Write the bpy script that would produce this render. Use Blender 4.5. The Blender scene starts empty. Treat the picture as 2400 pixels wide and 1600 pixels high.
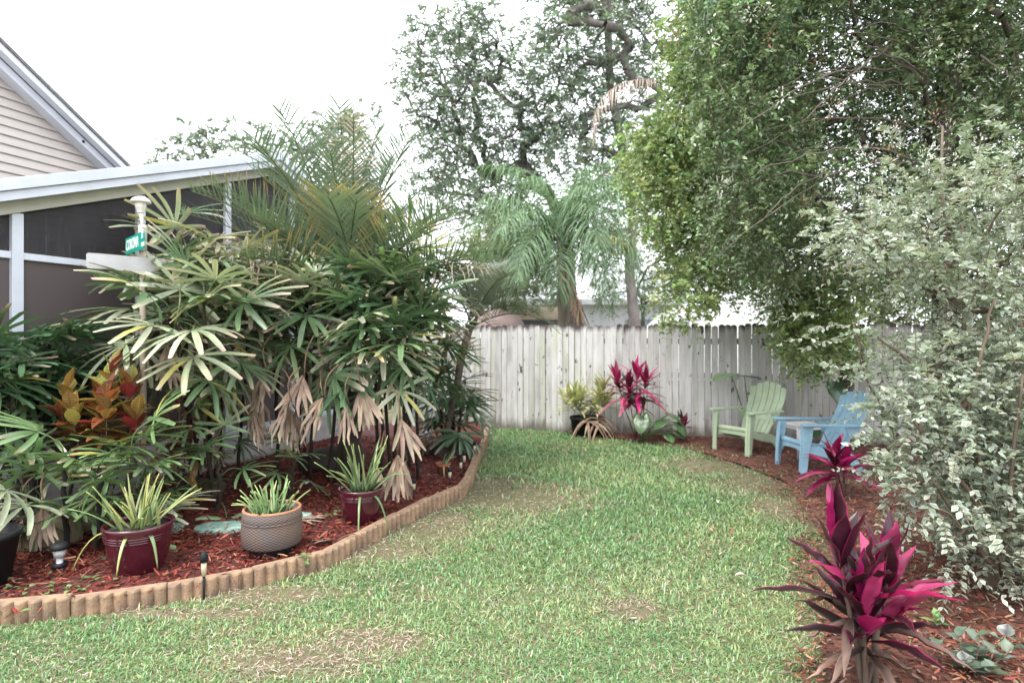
import bpy, math, random
import numpy as np
from mathutils import Matrix, Vector, Quaternion

# ------------------------------------------------------------------ camera, world, sun, exposure
SC = bpy.context.scene
COL = SC.collection
CAMH, FPX, HZ = 1.65, 1400.0, 785.0          # eye height, focal length and horizon row of the 2400 px photograph
cam_d = bpy.data.cameras.new('camera'); cam = bpy.data.objects.new('camera', cam_d); COL.objects.link(cam)
cam.location = (0, 0, CAMH); cam.rotation_euler = (math.radians(90), 0, 0)
cam_d.sensor_width = 36; cam_d.lens = FPX / 2400 * 36; cam_d.shift_y = -(800 - HZ) / 2400
cam_d.clip_end = 500; cam_d.clip_start = 0.05
cam_d.dof.use_dof = True; cam_d.dof.focus_distance = 3.6; cam_d.dof.aperture_fstop = 2.0
SC.camera = cam

SUN_EL, SUN_AZ = math.radians(62), math.radians(225)     # high soft sun behind bright overcast
wd = bpy.data.worlds.new('World'); SC.world = wd; wd.use_nodes = True
nt = wd.node_tree; nt.nodes.clear()
sky = nt.nodes.new('ShaderNodeTexSky'); sky.sky_type = 'NISHITA'; sky.sun_disc = False
sky.sun_elevation = SUN_EL; sky.sun_rotation = SUN_AZ; sky.dust_density = 6; sky.air_density = 1
mixn = nt.nodes.new('ShaderNodeMix'); mixn.data_type = 'RGBA'; mixn.inputs[0].default_value = 0.9
mixn.inputs[7].default_value = (9.1, 9.35, 9.8, 1)       # the bright even cloud layer over the blue
bg = nt.nodes.new('ShaderNodeBackground'); bg.inputs[1].default_value = 0.12
out = nt.nodes.new('ShaderNodeOutputWorld')
nt.links.new(sky.outputs[0], mixn.inputs[6]); nt.links.new(mixn.outputs[2], bg.inputs[0]); nt.links.new(bg.outputs[0], out.inputs[0])
sd = bpy.data.lights.new('sun', 'SUN'); sun = bpy.data.objects.new('sun', sd); COL.objects.link(sun)
sd.energy = 1.2; sd.angle = math.radians(22); sd.color = (1, 0.97, 0.92)
sun.rotation_euler = (math.radians(90) - SUN_EL, 0, math.radians(180) - SUN_AZ)
SC.view_settings.view_transform = 'Standard'; SC.view_settings.look = 'None'
SC.view_settings.exposure = 1.75; SC.view_settings.gamma = 1
SC.render.engine = 'CYCLES'
cy = SC.cycles
cy.max_bounces = 10; cy.diffuse_bounces = 7; cy.glossy_bounces = 2; cy.transmission_bounces = 4; cy.transparent_max_bounces = 8
cy.caustics_reflective = False; cy.caustics_refractive = False; cy.use_denoising = True
cy.sample_clamp_indirect = 6

# ------------------------------------------------------------------ helpers
def at(x, y, Y): return np.array(((x - 1200) / FPX * Y, Y, CAMH - (y - HZ) / FPX * Y))
def gp(x, y, z=0.0): return at(x, y, (CAMH - z) * FPX / (y - HZ))
def unit(a):
    a = np.asarray(a, float); return a / np.maximum(np.linalg.norm(a, axis=-1, keepdims=True), 1e-9)
def RNG(s): return np.random.default_rng(s)
UP = np.array((0, 0, 1.0))

class Geo:
    def __init__(s): s.V = []; s.F = []; s.C = []; s.n = 0
    def add(s, V, F, C=None):
        V = np.asarray(V, float).reshape(-1, 3)
        if C is None: C = np.ones((len(V), 3)) * .5
        C = np.broadcast_to(np.asarray(C, float), (len(V), 3))
        s.V.append(V); s.C.append(C)
        F = F if isinstance(F, list) else [F]
        for f in F:
            f = np.asarray(f, int)
            if f.ndim == 1: f = f[None]
            s.F.append(f + s.n)
        s.n += len(V)
        return s
    def mesh(s, name, mat, smooth=True):
        V = np.concatenate(s.V); C = np.concatenate(s.C)
        me = bpy.data.meshes.new(name)
        me.vertices.add(len(V)); me.vertices.foreach_set('co', V.astype(np.float32).ravel())
        li = np.concatenate([f.ravel() for f in s.F]); lt = np.concatenate([np.full(len(f), f.shape[1]) for f in s.F])
        me.loops.add(len(li)); me.loops.foreach_set('vertex_index', li.astype(np.int32))
        me.polygons.add(len(lt)); ls = np.concatenate(([0], np.cumsum(lt)[:-1]))
        me.polygons.foreach_set('loop_start', ls.astype(np.int32))
        me.polygons.foreach_set('use_smooth', np.full(len(lt), smooth))
        me.update(calc_edges=True)
        a = me.attributes.new('Col', 'FLOAT_COLOR', 'POINT')
        a.data.foreach_set('color', np.concatenate((C, np.ones((len(C), 1))), 1).astype(np.float32).ravel())
        me.materials.append(mat)
        return me
    def build(s, name, mat, parent=None, smooth=True, w=False, bevel=0, kind=None):
        return link(name, s.mesh(name, mat, smooth), parent, w, bevel, kind)

LOC = {}
def link(name, me, parent=None, w=False, bevel=0, kind=None, M=None):
    o = bpy.data.objects.new(name, me); COL.objects.link(o)
    if M is not None: o.matrix_basis = M
    if parent is not None:
        o.parent = parent
        if w: o.matrix_parent_inverse = LOC[parent.name]
    if bevel:
        b = o.modifiers.new('bevel', 'BEVEL'); b.width = bevel; b.segments = 2; b.limit_method = 'ANGLE'
    if kind: o['kind'] = kind
    return o
def thing(name, label, cat, loc=(0, 0, 0), rz=0, group=None, kind=None):
    o = bpy.data.objects.new(name, None); COL.objects.link(o); o.empty_display_size = .1
    o.location = loc; o.rotation_euler = (0, 0, rz)
    LOC[o.name] = (Matrix.Translation(Vector(loc)) @ Matrix.Rotation(rz, 4, 'Z')).inverted()
    return tag(o, label, cat, group, kind)
def tag(o, label, cat, group=None, kind=None):
    o['label'] = label; o['category'] = cat
    if group: o['group'] = group
    if kind: o['kind'] = kind
    return o
def struct(o): o['kind'] = 'structure'; return o

def tube(g, pts, rad, n=6, col=(.5, .5, .5), cap=True):
    pts = np.asarray(pts, float); k = len(pts); rad = np.broadcast_to(rad, (k,))
    T = unit(np.gradient(pts, axis=0))
    ref = np.array((1., 0, 0)) if abs(T[:, 0]).mean() < .7 else np.array((0, 1., 0))
    A = unit(np.cross(T, ref)); B = np.cross(T, A)
    th = np.linspace(0, 2 * np.pi, n, endpoint=False)
    V = pts[:, None] + rad[:, None, None] * (np.cos(th)[None, :, None] * A[:, None] + np.sin(th)[None, :, None] * B[:, None])
    i = np.arange(k - 1)[:, None] * n; j = np.arange(n)[None]; j2 = (j + 1) % n
    F = np.stack((i + j, i + j2, i + n + j2, i + n + j), -1).reshape(-1, 4)
    FF = [F]
    if cap: FF += [np.arange(n)[::-1], (k - 1) * n + np.arange(n)]
    return g.add(V.reshape(-1, 3), FF, np.repeat(np.broadcast_to(col, (k, 3)), n, 0))
def lathe(g, prof, n=40, c=(0, 0, 0), col=(.5, .5, .5)):
    prof = np.asarray(prof, float); k = len(prof); th = np.linspace(0, 2 * np.pi, n, endpoint=False)
    V = np.stack((prof[:, :1] * np.cos(th), prof[:, :1] * np.sin(th), np.repeat(prof[:, 1:2], n, 1)), -1) + np.asarray(c)
    i = np.arange(k - 1)[:, None] * n; j = np.arange(n)[None]; j2 = (j + 1) % n
    F = np.stack((i + j, i + j2, i + n + j2, i + n + j), -1).reshape(-1, 4)
    return g.add(V.reshape(-1, 3), [F, np.arange(n)[::-1], (k - 1) * n + np.arange(n)], col)
def box(g, c, s, R=None, col=(.5, .5, .5)):
    c = np.asarray(c, float); h = np.asarray(s, float) / 2
    V = np.array([(x, y, z) for z in (-1, 1) for y in (-1, 1) for x in (-1, 1)], float) * h
    if R is not None: V = V @ np.asarray(R).T
    F = np.array([(0, 2, 3, 1), (4, 5, 7, 6), (0, 1, 5, 4), (2, 6, 7, 3), (0, 4, 6, 2), (1, 3, 7, 5)])
    return g.add(V + c, F, col)
def prism(g, poly, O, A, B, N, t0, t1, col=(.5, .5, .5)):
    """polygon in the plane O + a*A + b*B, extruded along N from t0 to t1"""
    P = np.asarray(poly, float); k = len(P); O, A, B, N = (np.asarray(v, float) for v in (O, A, B, N))
    V = O + P[:, :1] * A + P[:, 1:2] * B
    VV = np.concatenate((V + N * t0, V + N * t1)); i = np.arange(k); j = (i + 1) % k
    return g.add(VV, [np.stack((i, j, j + k, i + k), 1), i[::-1], i + k], col)
def sheet(g, P, off, col=(.5, .5, .5)):
    """grid P[u,v,3] closed into a solid of thickness vector off"""
    P = np.asarray(P, float); a, b = P.shape[:2]; off = np.broadcast_to(off, P.shape)
    V = np.concatenate((P.reshape(-1, 3), (P + off).reshape(-1, 3))); m = a * b
    i, j = np.meshgrid(np.arange(a - 1), np.arange(b - 1), indexing='ij'); q = (i * b + j).ravel()
    top = np.stack((q, q + 1, q + b + 1, q + b), 1); bot = top[:, ::-1] + m
    rim = list(range(b)) + [b * r + b - 1 for r in range(1, a)] + [(a - 1) * b + c for c in range(b - 2, -1, -1)] + [r * b for r in range(a - 2, 0, -1)]
    rim = np.array(rim); r2 = np.roll(rim, -1)
    return g.add(V, [top, bot, np.stack((rim, rim + m, r2 + m, r2), 1)], col)

def blades(g, P, D, N, L, W, prof, droop=0., fold=0., seg=3, C0=(.1, .2, .05), C1=None, CE=None, cols=None, ew=None, cp=2., wave=0., rng=None, streak=0., band=None):
    """n leaves at once: base P, direction D, face normal N, length L, half width W; prof = width along the leaf"""
    P = np.atleast_2d(np.asarray(P, float)); n = len(P)
    D = unit(np.broadcast_to(D, (n, 3))); N = np.broadcast_to(np.asarray(N, float), (n, 3))
    S = np.cross(D, N); bad = np.linalg.norm(S, axis=1) < 1e-3
    S[bad] = np.cross(D[bad], (1., .2, .1)); S = unit(S)
    L = np.broadcast_to(L, (n,)); W = np.broadcast_to(W, (n,)); dr = np.broadcast_to(droop, (n,))
    t = np.linspace(0, 1, seg + 1); pr = np.interp(t, np.linspace(0, 1, len(prof)), prof)
    pts = [P]; nor = []
    for i in range(seg):
        d = unit(D - UP * (dr * (i + .5) / seg * 2)[:, None]); nor.append(np.cross(S, d))
        pts.append(pts[-1] + d * (L / seg)[:, None])
    nor.append(nor[-1]); pts = np.stack(pts, 1); nor = np.stack(nor, 1)
    u = np.array((-1., 1.) if cols is None and fold == 0 else ((-1., 0., 1.) if cols is None else cols)); m = len(u)
    wv = 0
    if wave and rng is not None: wv = rng.normal(0, wave, (n, seg + 1, 1))[..., None] * W[:, None, None, None]
    hw = (W[:, None] * pr[None])[:, :, None, None]
    V = pts[:, :, None] + S[:, None, None] * u[None, None, :, None] * hw + nor[:, :, None] * (np.abs(u)[None, None, :, None] * hw * fold + wv)
    C0 = np.broadcast_to(C0, (n, 3)); C1 = C0 if C1 is None else np.broadcast_to(C1, (n, 3))
    tt = (t ** cp)[None, :, None]; C = C0[:, None] * (1 - tt) + C1[:, None] * tt
    C = np.repeat(C[:, :, None], m, 2)
    if streak and rng is not None: C = C * np.exp(rng.normal(0, streak, (n, 1, m, 1)) + rng.normal(0, streak * .4, (n, seg + 1, m, 1)))
    if band is not None:
        bw = ((np.arange(seg + 1) % 2)[None, :, None, None] * np.where(np.abs(u) > .95, .2, .75)[None, None, :, None]); C = C * (1 - bw) + np.broadcast_to(band, (n, 3))[:, None, None] * bw
    if CE is not None:
        e = (np.abs(u) if ew is None else np.asarray(ew))[None, None, :, None]
        C = C * (1 - e) + np.broadcast_to(CE, (n, 3))[:, None, None] * e
    b = (np.arange(n) * (seg + 1) * m)[:, None, None] + (np.arange(seg) * m)[None, :, None] + np.arange(m - 1)[None, None]
    F = np.stack((b, b + 1, b + m + 1, b + m), -1).reshape(-1, 4)
    return g.add(V.reshape(-1, 3), F, C.reshape(-1, 3))
def rot_frame(az, el, roll=0):
    return Matrix.Rotation(az, 4, 'Z') @ Matrix.Rotation(-el, 4, 'Y') @ Matrix.Rotation(roll, 4, 'X')
def jit(rng, c, n, a=.2):
    """n colour variants of c"""
    c = np.asarray(c, float); return c * np.exp(rng.normal(0, a, (n, 1))) * np.exp(rng.normal(0, a * .35, (n, 3)))
def pick(rng, pal, n, a=.15, p=None):
    pal = np.asarray(pal, float); return jit(rng, pal[rng.choice(len(pal), n, p=p)], n, a)
def inpoly(p, poly):
    x, y = p; r = False; j = len(poly) - 1
    for i in range(len(poly)):
        if (poly[i][1] > y) != (poly[j][1] > y) and x < (poly[j][0] - poly[i][0]) * (y - poly[i][1]) / (poly[j][1] - poly[i][1]) + poly[i][0]: r = not r
        j = i
    return r
_vn = RNG(99); _vk = _vn.normal(0, 1, (14, 2)); _vp = _vn.uniform(0, 6.28, 14)
def vnoise(X, Y, f):
    return sum(np.sin((k[0] * X + k[1] * Y) * f + p) for k, p in zip(_vk, _vp)) / 5.0

# ------------------------------------------------------------------ materials
MATS = {}
def nodes(name):
    m = bpy.data.materials.new(name); m.use_nodes = True; t = m.node_tree; t.nodes.clear()
    o = t.nodes.new('ShaderNodeOutputMaterial'); b = t.nodes.new('ShaderNodeBsdfPrincipled'); t.links.new(b.outputs[0], o.inputs[0])
    MATS[name] = m
    return m, t, b, o
def nd(t, typ, **kw):
    n = t.nodes.new('ShaderNode' + typ)
    for k, v in kw.items():
        if k.startswith('i_'): n.inputs[int(k[2:])].default_value = v
        else: setattr(n, k, v)
    return n
def mixc(t, fac, a, b, mode='MIX'):
    n = t.nodes.new('ShaderNodeMix'); n.data_type = 'RGBA'; n.blend_type = mode
    for s, v in ((0, fac), (6, a), (7, b)):
        if hasattr(v, 'links') or isinstance(v, bpy.types.NodeSocket): t.links.new(v, n.inputs[s])
        else: n.inputs[s].default_value = v if s == 0 else (*v, 1)
    return n.outputs[2]
def noise(t, scale, detail=4, vec=None, stretch=None, rough=.6, coord='Object'):
    tc = t.nodes.new('ShaderNodeTexCoord'); src = tc.outputs[coord]
    if stretch:
        mp = t.nodes.new('ShaderNodeMapping'); mp.inputs[3].default_value = stretch; t.links.new(src, mp.inputs[0]); src = mp.outputs[0]
    n = t.nodes.new('ShaderNodeTexNoise'); n.inputs['Scale'].default_value = scale; n.inputs['Detail'].default_value = detail
    n.inputs['Roughness'].default_value = rough
    t.links.new(src, n.inputs[0]); return n.outputs[0]
def ramp(t, src, lo, hi):
    n = t.nodes.new('ShaderNodeMapRange'); n.inputs[1].default_value = lo; n.inputs[2].default_value = hi; t.links.new(src, n.inputs[0]); return n.outputs[0]
def bump(t, b, src, strength=.3, dist=.01):
    n = t.nodes.new('ShaderNodeBump'); n.inputs[0].default_value = strength; n.inputs[1].default_value = dist
    t.links.new(src, n.inputs['Height']); t.links.new(n.outputs[0], b.inputs['Normal'])
def plain(name, c, rough=.5, var=.25, vs=6., bs=0, bscale=60., c2=None, metal=0, coat=0, stretch=None, spec=.5):
    m, t, b, o = nodes(name)
    c2 = c2 or tuple(x * (1 - var) for x in c)
    f = ramp(t, noise(t, vs, 5, stretch=stretch), .35, .65)
    t.links.new(mixc(t, f, c, c2), b.inputs[0])
    b.inputs['Roughness'].default_value = rough; b.inputs['Metallic'].default_value = metal; b.inputs['Coat Weight'].default_value = coat
    b.inputs['Specular IOR Level'].default_value = spec
    if bs: bump(t, b, noise(t, bscale, 4, stretch=stretch), bs)
    return m
def leafmat(name, rough=.42, tr=.22, var=.3, vs=9., spec=.5, tc=(1.1, 1.2, .8), sat=.86):
    m, t, b, o = nodes(name)
    a = nd(t, 'Attribute', attribute_name='Col')
    f = ramp(t, noise(t, vs, 3), .3, .7)
    c = mixc(t, f, a.outputs[0], mixc(t, 1., a.outputs[0], (1 - var, 1 - var, 1 - var), 'MULTIPLY'))
    hs = nd(t, 'HueSaturation'); hs.inputs['Saturation'].default_value = sat; t.links.new(c, hs.inputs['Color']); c = hs.outputs[0]
    t.links.new(c, b.inputs[0]); b.inputs['Roughness'].default_value = rough; b.inputs['Specular IOR Level'].default_value = spec
    if tr:
        tl = nd(t, 'BsdfTranslucent'); t.links.new(mixc(t, 1., c, tc, 'MULTIPLY'), tl.inputs[0])
        mx = nd(t, 'MixShader'); mx.inputs[0].default_value = tr
        t.links.new(b.outputs[0], mx.inputs[1]); t.links.new(tl.outputs[0], mx.inputs[2]); t.links.new(mx.outputs[0], o.inputs[0])
    return m
leaf = leafmat('leaf', .42, .3); wax = leafmat('waxy_leaf', .3, .15); dry = leafmat('dry_leaf', .75, .15, .35, 14, .25, (1, .9, .7))
matte = leafmat('matte_leaf', .6, .28, .25, 5, .3); gloss = leafmat('glossy_leaf', .3, .2, .3, 7); grassm = leafmat('grass_blade', .42, .25, .2, 5, .45, sat=.95); ti = leafmat('ti_leaf', .3, .25, .25, 20, .5, (1.2, .8, .9), sat=1.)
def attrmat(name, rough, bs=0, bscale=40, spec=.4, var=.3, vs=12, stretch=None):
    m, t, b, o = nodes(name); a = nd(t, 'Attribute', attribute_name='Col')
    f = ramp(t, noise(t, vs, 5, stretch=stretch), .3, .7)
    t.links.new(mixc(t, f, a.outputs[0], mixc(t, 1., a.outputs[0], (1 - var,) * 3, 'MULTIPLY')), b.inputs[0])
    b.inputs['Roughness'].default_value = rough; b.inputs['Specular IOR Level'].default_value = spec
    if bs: bump(t, b, noise(t, bscale, 5, stretch=stretch), bs)
    return m
chipm = attrmat('mulch_chip', .8, spec=.25); barkm = attrmat('bark', .85, .6, 30, .2, .5, 9, (1, 1, .35)); stoneM = attrmat('stone', .85, .5, 25, .3, .45, 6)
white_metal = plain('white_aluminium', (.58, .61, .68), .4, .12, 3)
cream_trim = plain('cream_trim', (.46, .44, .37), .5, .12, 4)
siding = plain('siding_vinyl', (.46, .42, .39), .6, .1, 5, .05, 120, stretch=(1, 1, 6))
roof_m = plain('roof_shingle', (.2, .19, .19), .9, .4, 20, .5)
slab_m = plain('slab_concrete', (.44, .42, .43), .85, .25, 5, .2)
dark_int = plain('porch_interior', (.10, .085, .085), .9, .2, 2)
maroon = plain('maroon_glaze', (.062, .007, .016), .25, .35, 5, coat=.5)
pot_black = plain('black_plastic', (.012, .012, .014), .6, .3, 8, spec=.25)
terracotta = plain('terracotta', (.30, .10, .05), .8, .3, 9, .1)
green_resin = plain('green_resin', (.41, .50, .34), .5, .18, 7); blue_resin = plain('blue_resin', (.27, .45, .57), .5, .2, 7)
white_resin = plain('white_resin', (.66, .64, .66), .45, .15, 6)
lampwhite = plain('lamp_white', (.62, .59, .56), .4, .12, 6); pole_m = plain('pole_cream', (.40, .34, .27), .6, .25, 4, stretch=(1, 1, .2))
sign_green = plain('sign_green', (.0, .27, .20), .35, .15, 5); sign_white = plain('sign_white', (.75, .8, .78), .4, .1, 5); sign_grey = plain('sign_grey', (.45, .44, .45), .45, .15, 8)
soil = plain('potting_soil', (.03, .02, .015), .95, .5, 30, .6)
amber = plain('lamp_lens', (.5, .44, .3), .3, .2, 12); lensclear = plain('cloudy_lens', (.55, .56, .55), .3, .45, 30)
teal = plain('teal_glazed_stone', (.10, .26, .25), .5, 0, 25, .6, 40, c2=(.42, .52, .42))

# ------------------------------------------------------------------ ground, lawn bounds, beds
EDGE_PX = [(-150, 1478), (0, 1468), (63, 1462), (240, 1440), (400, 1415), (560, 1385), (680, 1356), (768, 1334), (848, 1287), (926, 1243), (985, 1211), (1040, 1187), (1085, 1169), (1108, 1137), (1120, 1095), (1140, 1052), (1146, 1020)]
EDGE = np.array([gp(*p)[:2] for p in EDGE_PX])
RB_PX = [(1320, 1012), (1450, 1030), (1600, 1050), (1700, 1078), (1790, 1110), (1850, 1135), (1885, 1190), (1930, 1250), (1960, 1330), (1955, 1420), (1940, 1500), (1945, 1600), (1960, 1750)]
RB = np.array([gp(*p)[:2] for p in RB_PX])
def XL(Y): return np.interp(Y, EDGE[:, 1], EDGE[:, 0], right=EDGE[-1, 0])
def XR(Y): return np.interp(Y, RB[::-1, 1], RB[::-1, 0])
U = unit(np.array((.357, 1, 0.))); NW = np.array((U[1], -U[0], 0.))     # along the house wall, and out of it towards the yard
W0 = np.array((-3.5, 7.23, 0.))
def wall_pt(s, n, z): return W0 + U * s + NW * n + UP * z
F0, F1 = np.array((-.38, 10.6)), np.array((3.0, 9.6)); FD = unit(F1 - F0)   # fence line
def fenceY(X): return F0[1] + (X - F0[0]) * FD[1] / FD[0]
BEDZ = .075

m, t, b, o = nodes('lawn_soil')
f1 = ramp(t, noise(t, .9, 6, coord='Object'), .4, .6); f2 = ramp(t, noise(t, 14, 6), .35, .65)
t.links.new(mixc(t, f2, mixc(t, f1, (.075, .10, .035), (.11, .12, .05)), (.13, .095, .055)), b.inputs[0]); b.inputs['Roughness'].default_value = 1
bump(t, b, noise(t, 60, 5), .6, .02)
g = Geo(); S = 160
g.add([(-S, -20, 0), (S, -20, 0), (S, 300, 0), (-S, 300, 0)], np.array([(0, 1, 2, 3)]))
struct(g.build('ground', MATS['lawn_soil'], smooth=False))

def bed(name, outline, z, c, c2):
    """a lumpy sheet over a polygon that a strip of rows fills"""
    mm = plain(name + '_mulch', c, .95, .4, 18, .8, 45, c2=c2)
    g = Geo(); A, B = outline; n = len(A); k = 22
    tt = np.linspace(0, 1, k)[None, :, None]
    P = A[:, None] * (1 - tt) + B[:, None] * tt
    Z = z + .012 * vnoise(P[..., 0], P[..., 1], 5) + .006 * vnoise(P[..., 0], P[..., 1], 17)
    V = np.concatenate((P, Z[..., None]), -1).reshape(-1, 3)
    i, j = np.meshgrid(np.arange(n - 1), np.arange(k - 1), indexing='ij'); q = (i * k + j).ravel()
    g.add(V, np.stack((q, q + k, q + k + 1, q + 1), 1))
    return struct(g.build(name, mm))
ys = np.linspace(EDGE[0, 1], EDGE[-1, 1] + .9, 60)
wallX = lambda Y: W0[0] + (Y - W0[1]) * .357
bed('mulch_bed', (np.stack((XL(ys) - .05, ys), 1), np.stack((wallX(ys) - .15, ys), 1)), BEDZ, (.12, .022, .016), (.05, .014, .011))
yr = np.linspace(2.0, 10.2, 60)
bed('mulch_border', (np.stack((XR(yr) - .02, yr), 1), np.stack((XR(yr) + 6.5, yr), 1)), .022, (.16, .055, .035), (.06, .028, .02))

# ------------------------------------------------------------------ screened porch and house
P = thing('screened_porch', 'low screened porch with white gable fascia behind the palms', 'porch', wall_pt(-1, 0, 0))
SL, SR, SRID, PITCH = -3.6, 2.7, .73, .355
def ez(s): return 4.05 - abs(s - SRID) * PITCH                          # top of fascia
def wbox(name, s0, s1, n0, n1, z0, z1, mat, parent=P, bevel=.004):
    g = Geo(); prism(g, [(s0, z0), (s1, z0), (s1, z1), (s0, z1)], W0, U, UP, NW, n0, n1)
    return g.build(name, mat, parent, smooth=False, w=True, bevel=bevel)
def wpoly(name, poly, n0, n1, mat, parent=P, bevel=.003):
    g = Geo(); prism(g, poly, W0, U, UP, NW, n0, n1); return g.build(name, mat, parent, smooth=False, w=True, bevel=bevel)
def rake(name, s0, s1, d0, d1, n0, n1, mat):
    """strip under the gable line between depths d0 > d1 below the top"""
    for a, b_ in ((s0, SRID), (SRID, s1)):
        wpoly(name, [(a, ez(a) - d1), (b_, ez(b_) - d1), (b_, ez(b_) - d0), (a, ez(a) - d0)], n0, n1, mat)
wbox('slab', SL, SR, -3.4, .06, -.05, .44, slab_m)
rake('fascia', SL, SR, 0, .10, .10, .24, white_metal)
rake('gutter', SL, SR, .104, .185, .06, .21, white_metal)
rake('frieze', SL, SR, .187, .30, -.05, .05, cream_trim)
def roofside(a, b_):
    wpoly('roof', [(a, ez(a) - .05), (b_, ez(b_) - .05), (b_, ez(b_) - .002), (a, ez(a) - .002)], -3.6, .095, roof_m)
roofside(SL, SRID); roofside(SRID, SR)
posts = [-3.39, -2.24, -1.09, .06, 1.21, 2.36]
for s in posts:
    wbox('post', s - .045, s + .045, -.05, .03, .44, ez(s) - .303, white_metal)
m, t, b, o = nodes('screen_mesh')
tr = nd(t, 'BsdfTransparent'); mx = nd(t, 'MixShader'); mx.inputs[0].default_value = .72
t.links.new(mixc(t, ramp(t, noise(t, 9, 6, stretch=(6, 6, .35), rough=.7), .5, .78), (.026, .022, .026), (.085, .08, .088)), b.inputs[0]); b.inputs['Roughness'].default_value = .6
t.links.new(tr.outputs[0], mx.inputs[1]); t.links.new(b.outputs[0], mx.inputs[2]); t.links.new(mx.outputs[0], o.inputs[0])
m, t, b, o = nodes('privacy_screen')
tr = nd(t, 'BsdfTransparent'); mx = nd(t, 'MixShader'); mx.inputs[0].default_value = .93
tc = nd(t, 'TexCoord'); bk = nd(t, 'TexWave', bands_direction='Z'); bk.inputs['Scale'].default_value = 60; t.links.new(tc.outputs['Object'], bk.inputs[0])
t.links.new(mixc(t, bk.outputs[0], (.075, .058, .058), (.10, .08, .08)), b.inputs[0]); b.inputs['Roughness'].default_value = .7
t.links.new(tr.outputs[0], mx.inputs[1]); t.links.new(b.outputs[0], mx.inputs[2]); t.links.new(mx.outputs[0], o.inputs[0])
for i in range(len(posts) - 1):
    a, c = posts[i] + .045, posts[i + 1] - .045
    wbox('rail', a, c, -.03, .02, 2.30, 2.36, white_metal)
    wbox('rail', a, c, -.03, .02, .442, .50, white_metal)
    top = [(a, 2.361), (c, 2.361), (c, ez(c) - .305)] + ([(SRID, ez(SRID) - .305)] if a < SRID < c else []) + [(a, ez(a) - .305)]
    wpoly('screen', top, -.012, -.008, MATS['screen_mesh'], bevel=0)
    wpoly('screen', [(a, .501), (c, .501), (c, 2.299), (a, 2.299)], -.012, -.008, MATS['privacy_screen'], bevel=0)
wbox('back_wall', SL, SR, -3.45, -3.38, .44, 3.0, dark_int)
wbox('end_wall', SL, SL + .04, -3.38, -.06, .44, 2.3, dark_int)
wbox('end_wall', SR - .04, SR, -3.38, .0, .44, 3.1, siding)
wbox('inner_window', -2.05, -1.75, -3.37, -3.33, 2.4, 3.2, plain('curtain_grey', (.3, .32, .34), .8))

# main gable with lap siding
HP0 = np.array((-7.0, 8.2, 0.))
H = thing('house', 'main house gable with beige lap siding at upper left', 'house', HP0)
def hpoly(name, poly, n0, n1, mat, parent=H, bevel=.003):
    g = Geo(); prism(g, poly, HP0, U, UP, NW, n0, n1); return g.build(name, mat, parent, smooth=False, w=True, bevel=bevel)
PH = .655; R0 = 5.40
def rz_(s): return R0 - s * PH                              # rake top line
EX = .127; s_eave = 4.2
hpoly('wall', [(-5, 0), (s_eave, 0), (s_eave, rz_(s_eave) - .3), (-1.3, rz_(-1.3) - .3), (-5, rz_(-1.3) - 2.4)], -.3, -.02, siding)
for i in range(34):
    z0 = 2.5 + i * EX; z1 = z0 + EX - .004
    send = (R0 - .27 - z1) / PH
    if send < -1.2: break
    s1 = min(send + .02, s_eave); s1b = min((R0 - .27 - z0) / PH + .02, s_eave)
    g = Geo(); V = []
    for s, z, n in ((-2.6, z0, .032), (s1b, z0, .032), (s1, z1, .004), (-2.6, z1, .004)): V.append(HP0 + U * s + UP * z + NW * n)
    for s, z in ((-2.6, z0), (s1b, z0), (s1, z1), (-2.6, z1)): V.append(HP0 + U * s + UP * z - NW * .018)
    g.add(V, np.array([(0, 1, 2, 3), (0, 4, 5, 1), (1, 5, 6, 2), (3, 2, 6, 7), (0, 3, 7, 4)]))
    g.build('siding_board', siding, H, smooth=False, w=True)
def hr(name, d0, d1, n0, n1, mat, s0=-1.3): return hpoly(name, [(s0, rz_(s0) - d1), (s_eave, rz_(s_eave) - d1), (s_eave, rz_(s_eave) - d0), (s0, rz_(s0) - d0)], n0, n1, mat)
hr('roof', 0, .05, -2.5, .40, roof_m); rf = hr('rake_board', .052, .15, .24, .37, white_metal); hr('rake_trim', .153, .27, .026, .22, white_metal)
for s, d in ((.95, .12), (1.78, .12)):
    g = Geo(); lathe(g, [(.0, 0), (.022, 0), (.022, .012), (0, .012)], 12)
    R = np.stack((U, UP, NW), 1); V = g.V[0] @ R.T + HP0 + U * s + UP * (rz_(s) - .21) + NW * .215
    g.V[0] = V; g.build('vent_hole', pot_black, H, w=True)

# ------------------------------------------------------------------ garden edging
def edging_mesh():
    g = Geo(); L = .49; n = 7; out_ = []
    for k in range(n):
        for a in np.linspace(-.5, .5, 6)[:-1] if k < n - 1 else np.linspace(-.5, .5, 6):
            out_.append((-L / 2 + L / n * (k + .5 + a), -.026 - .028 * math.cos(a * math.pi)))
    out_ = out_ + [(L / 2, .03), (-L / 2, .03)]
    P = np.array(out_); k = len(P); ctr = np.array((0, .0)); 
    rings = [(P, -.06), (P, .112), (P * (.985, .88), .122)]
    V = np.concatenate([np.c_[p, np.full(k, z)] for p, z in rings]); i = np.arange(k); j = (i + 1) % k
    F = [np.stack((i + k * r, j + k * r, j + k * r + k, i + k * r + k), 1) for r in range(2)] + [i + 2 * k]
    return g.add(V, F)
edge_m = plain('edging_concrete', (.33, .215, .13), .9, .35, 9, .6, 60, c2=(.17, .115, .08))
me0 = edging_mesh().mesh('edging_block', edge_m, smooth=False)
ed = thing('garden_edging', 'curved scalloped tan concrete edging between mulch bed and lawn', 'garden edging', (EDGE[3, 0], EDGE[3, 1], 0))
seg = np.linalg.norm(np.diff(EDGE, axis=0), axis=1); cum = np.concatenate(([0], np.cumsum(seg)))
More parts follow.
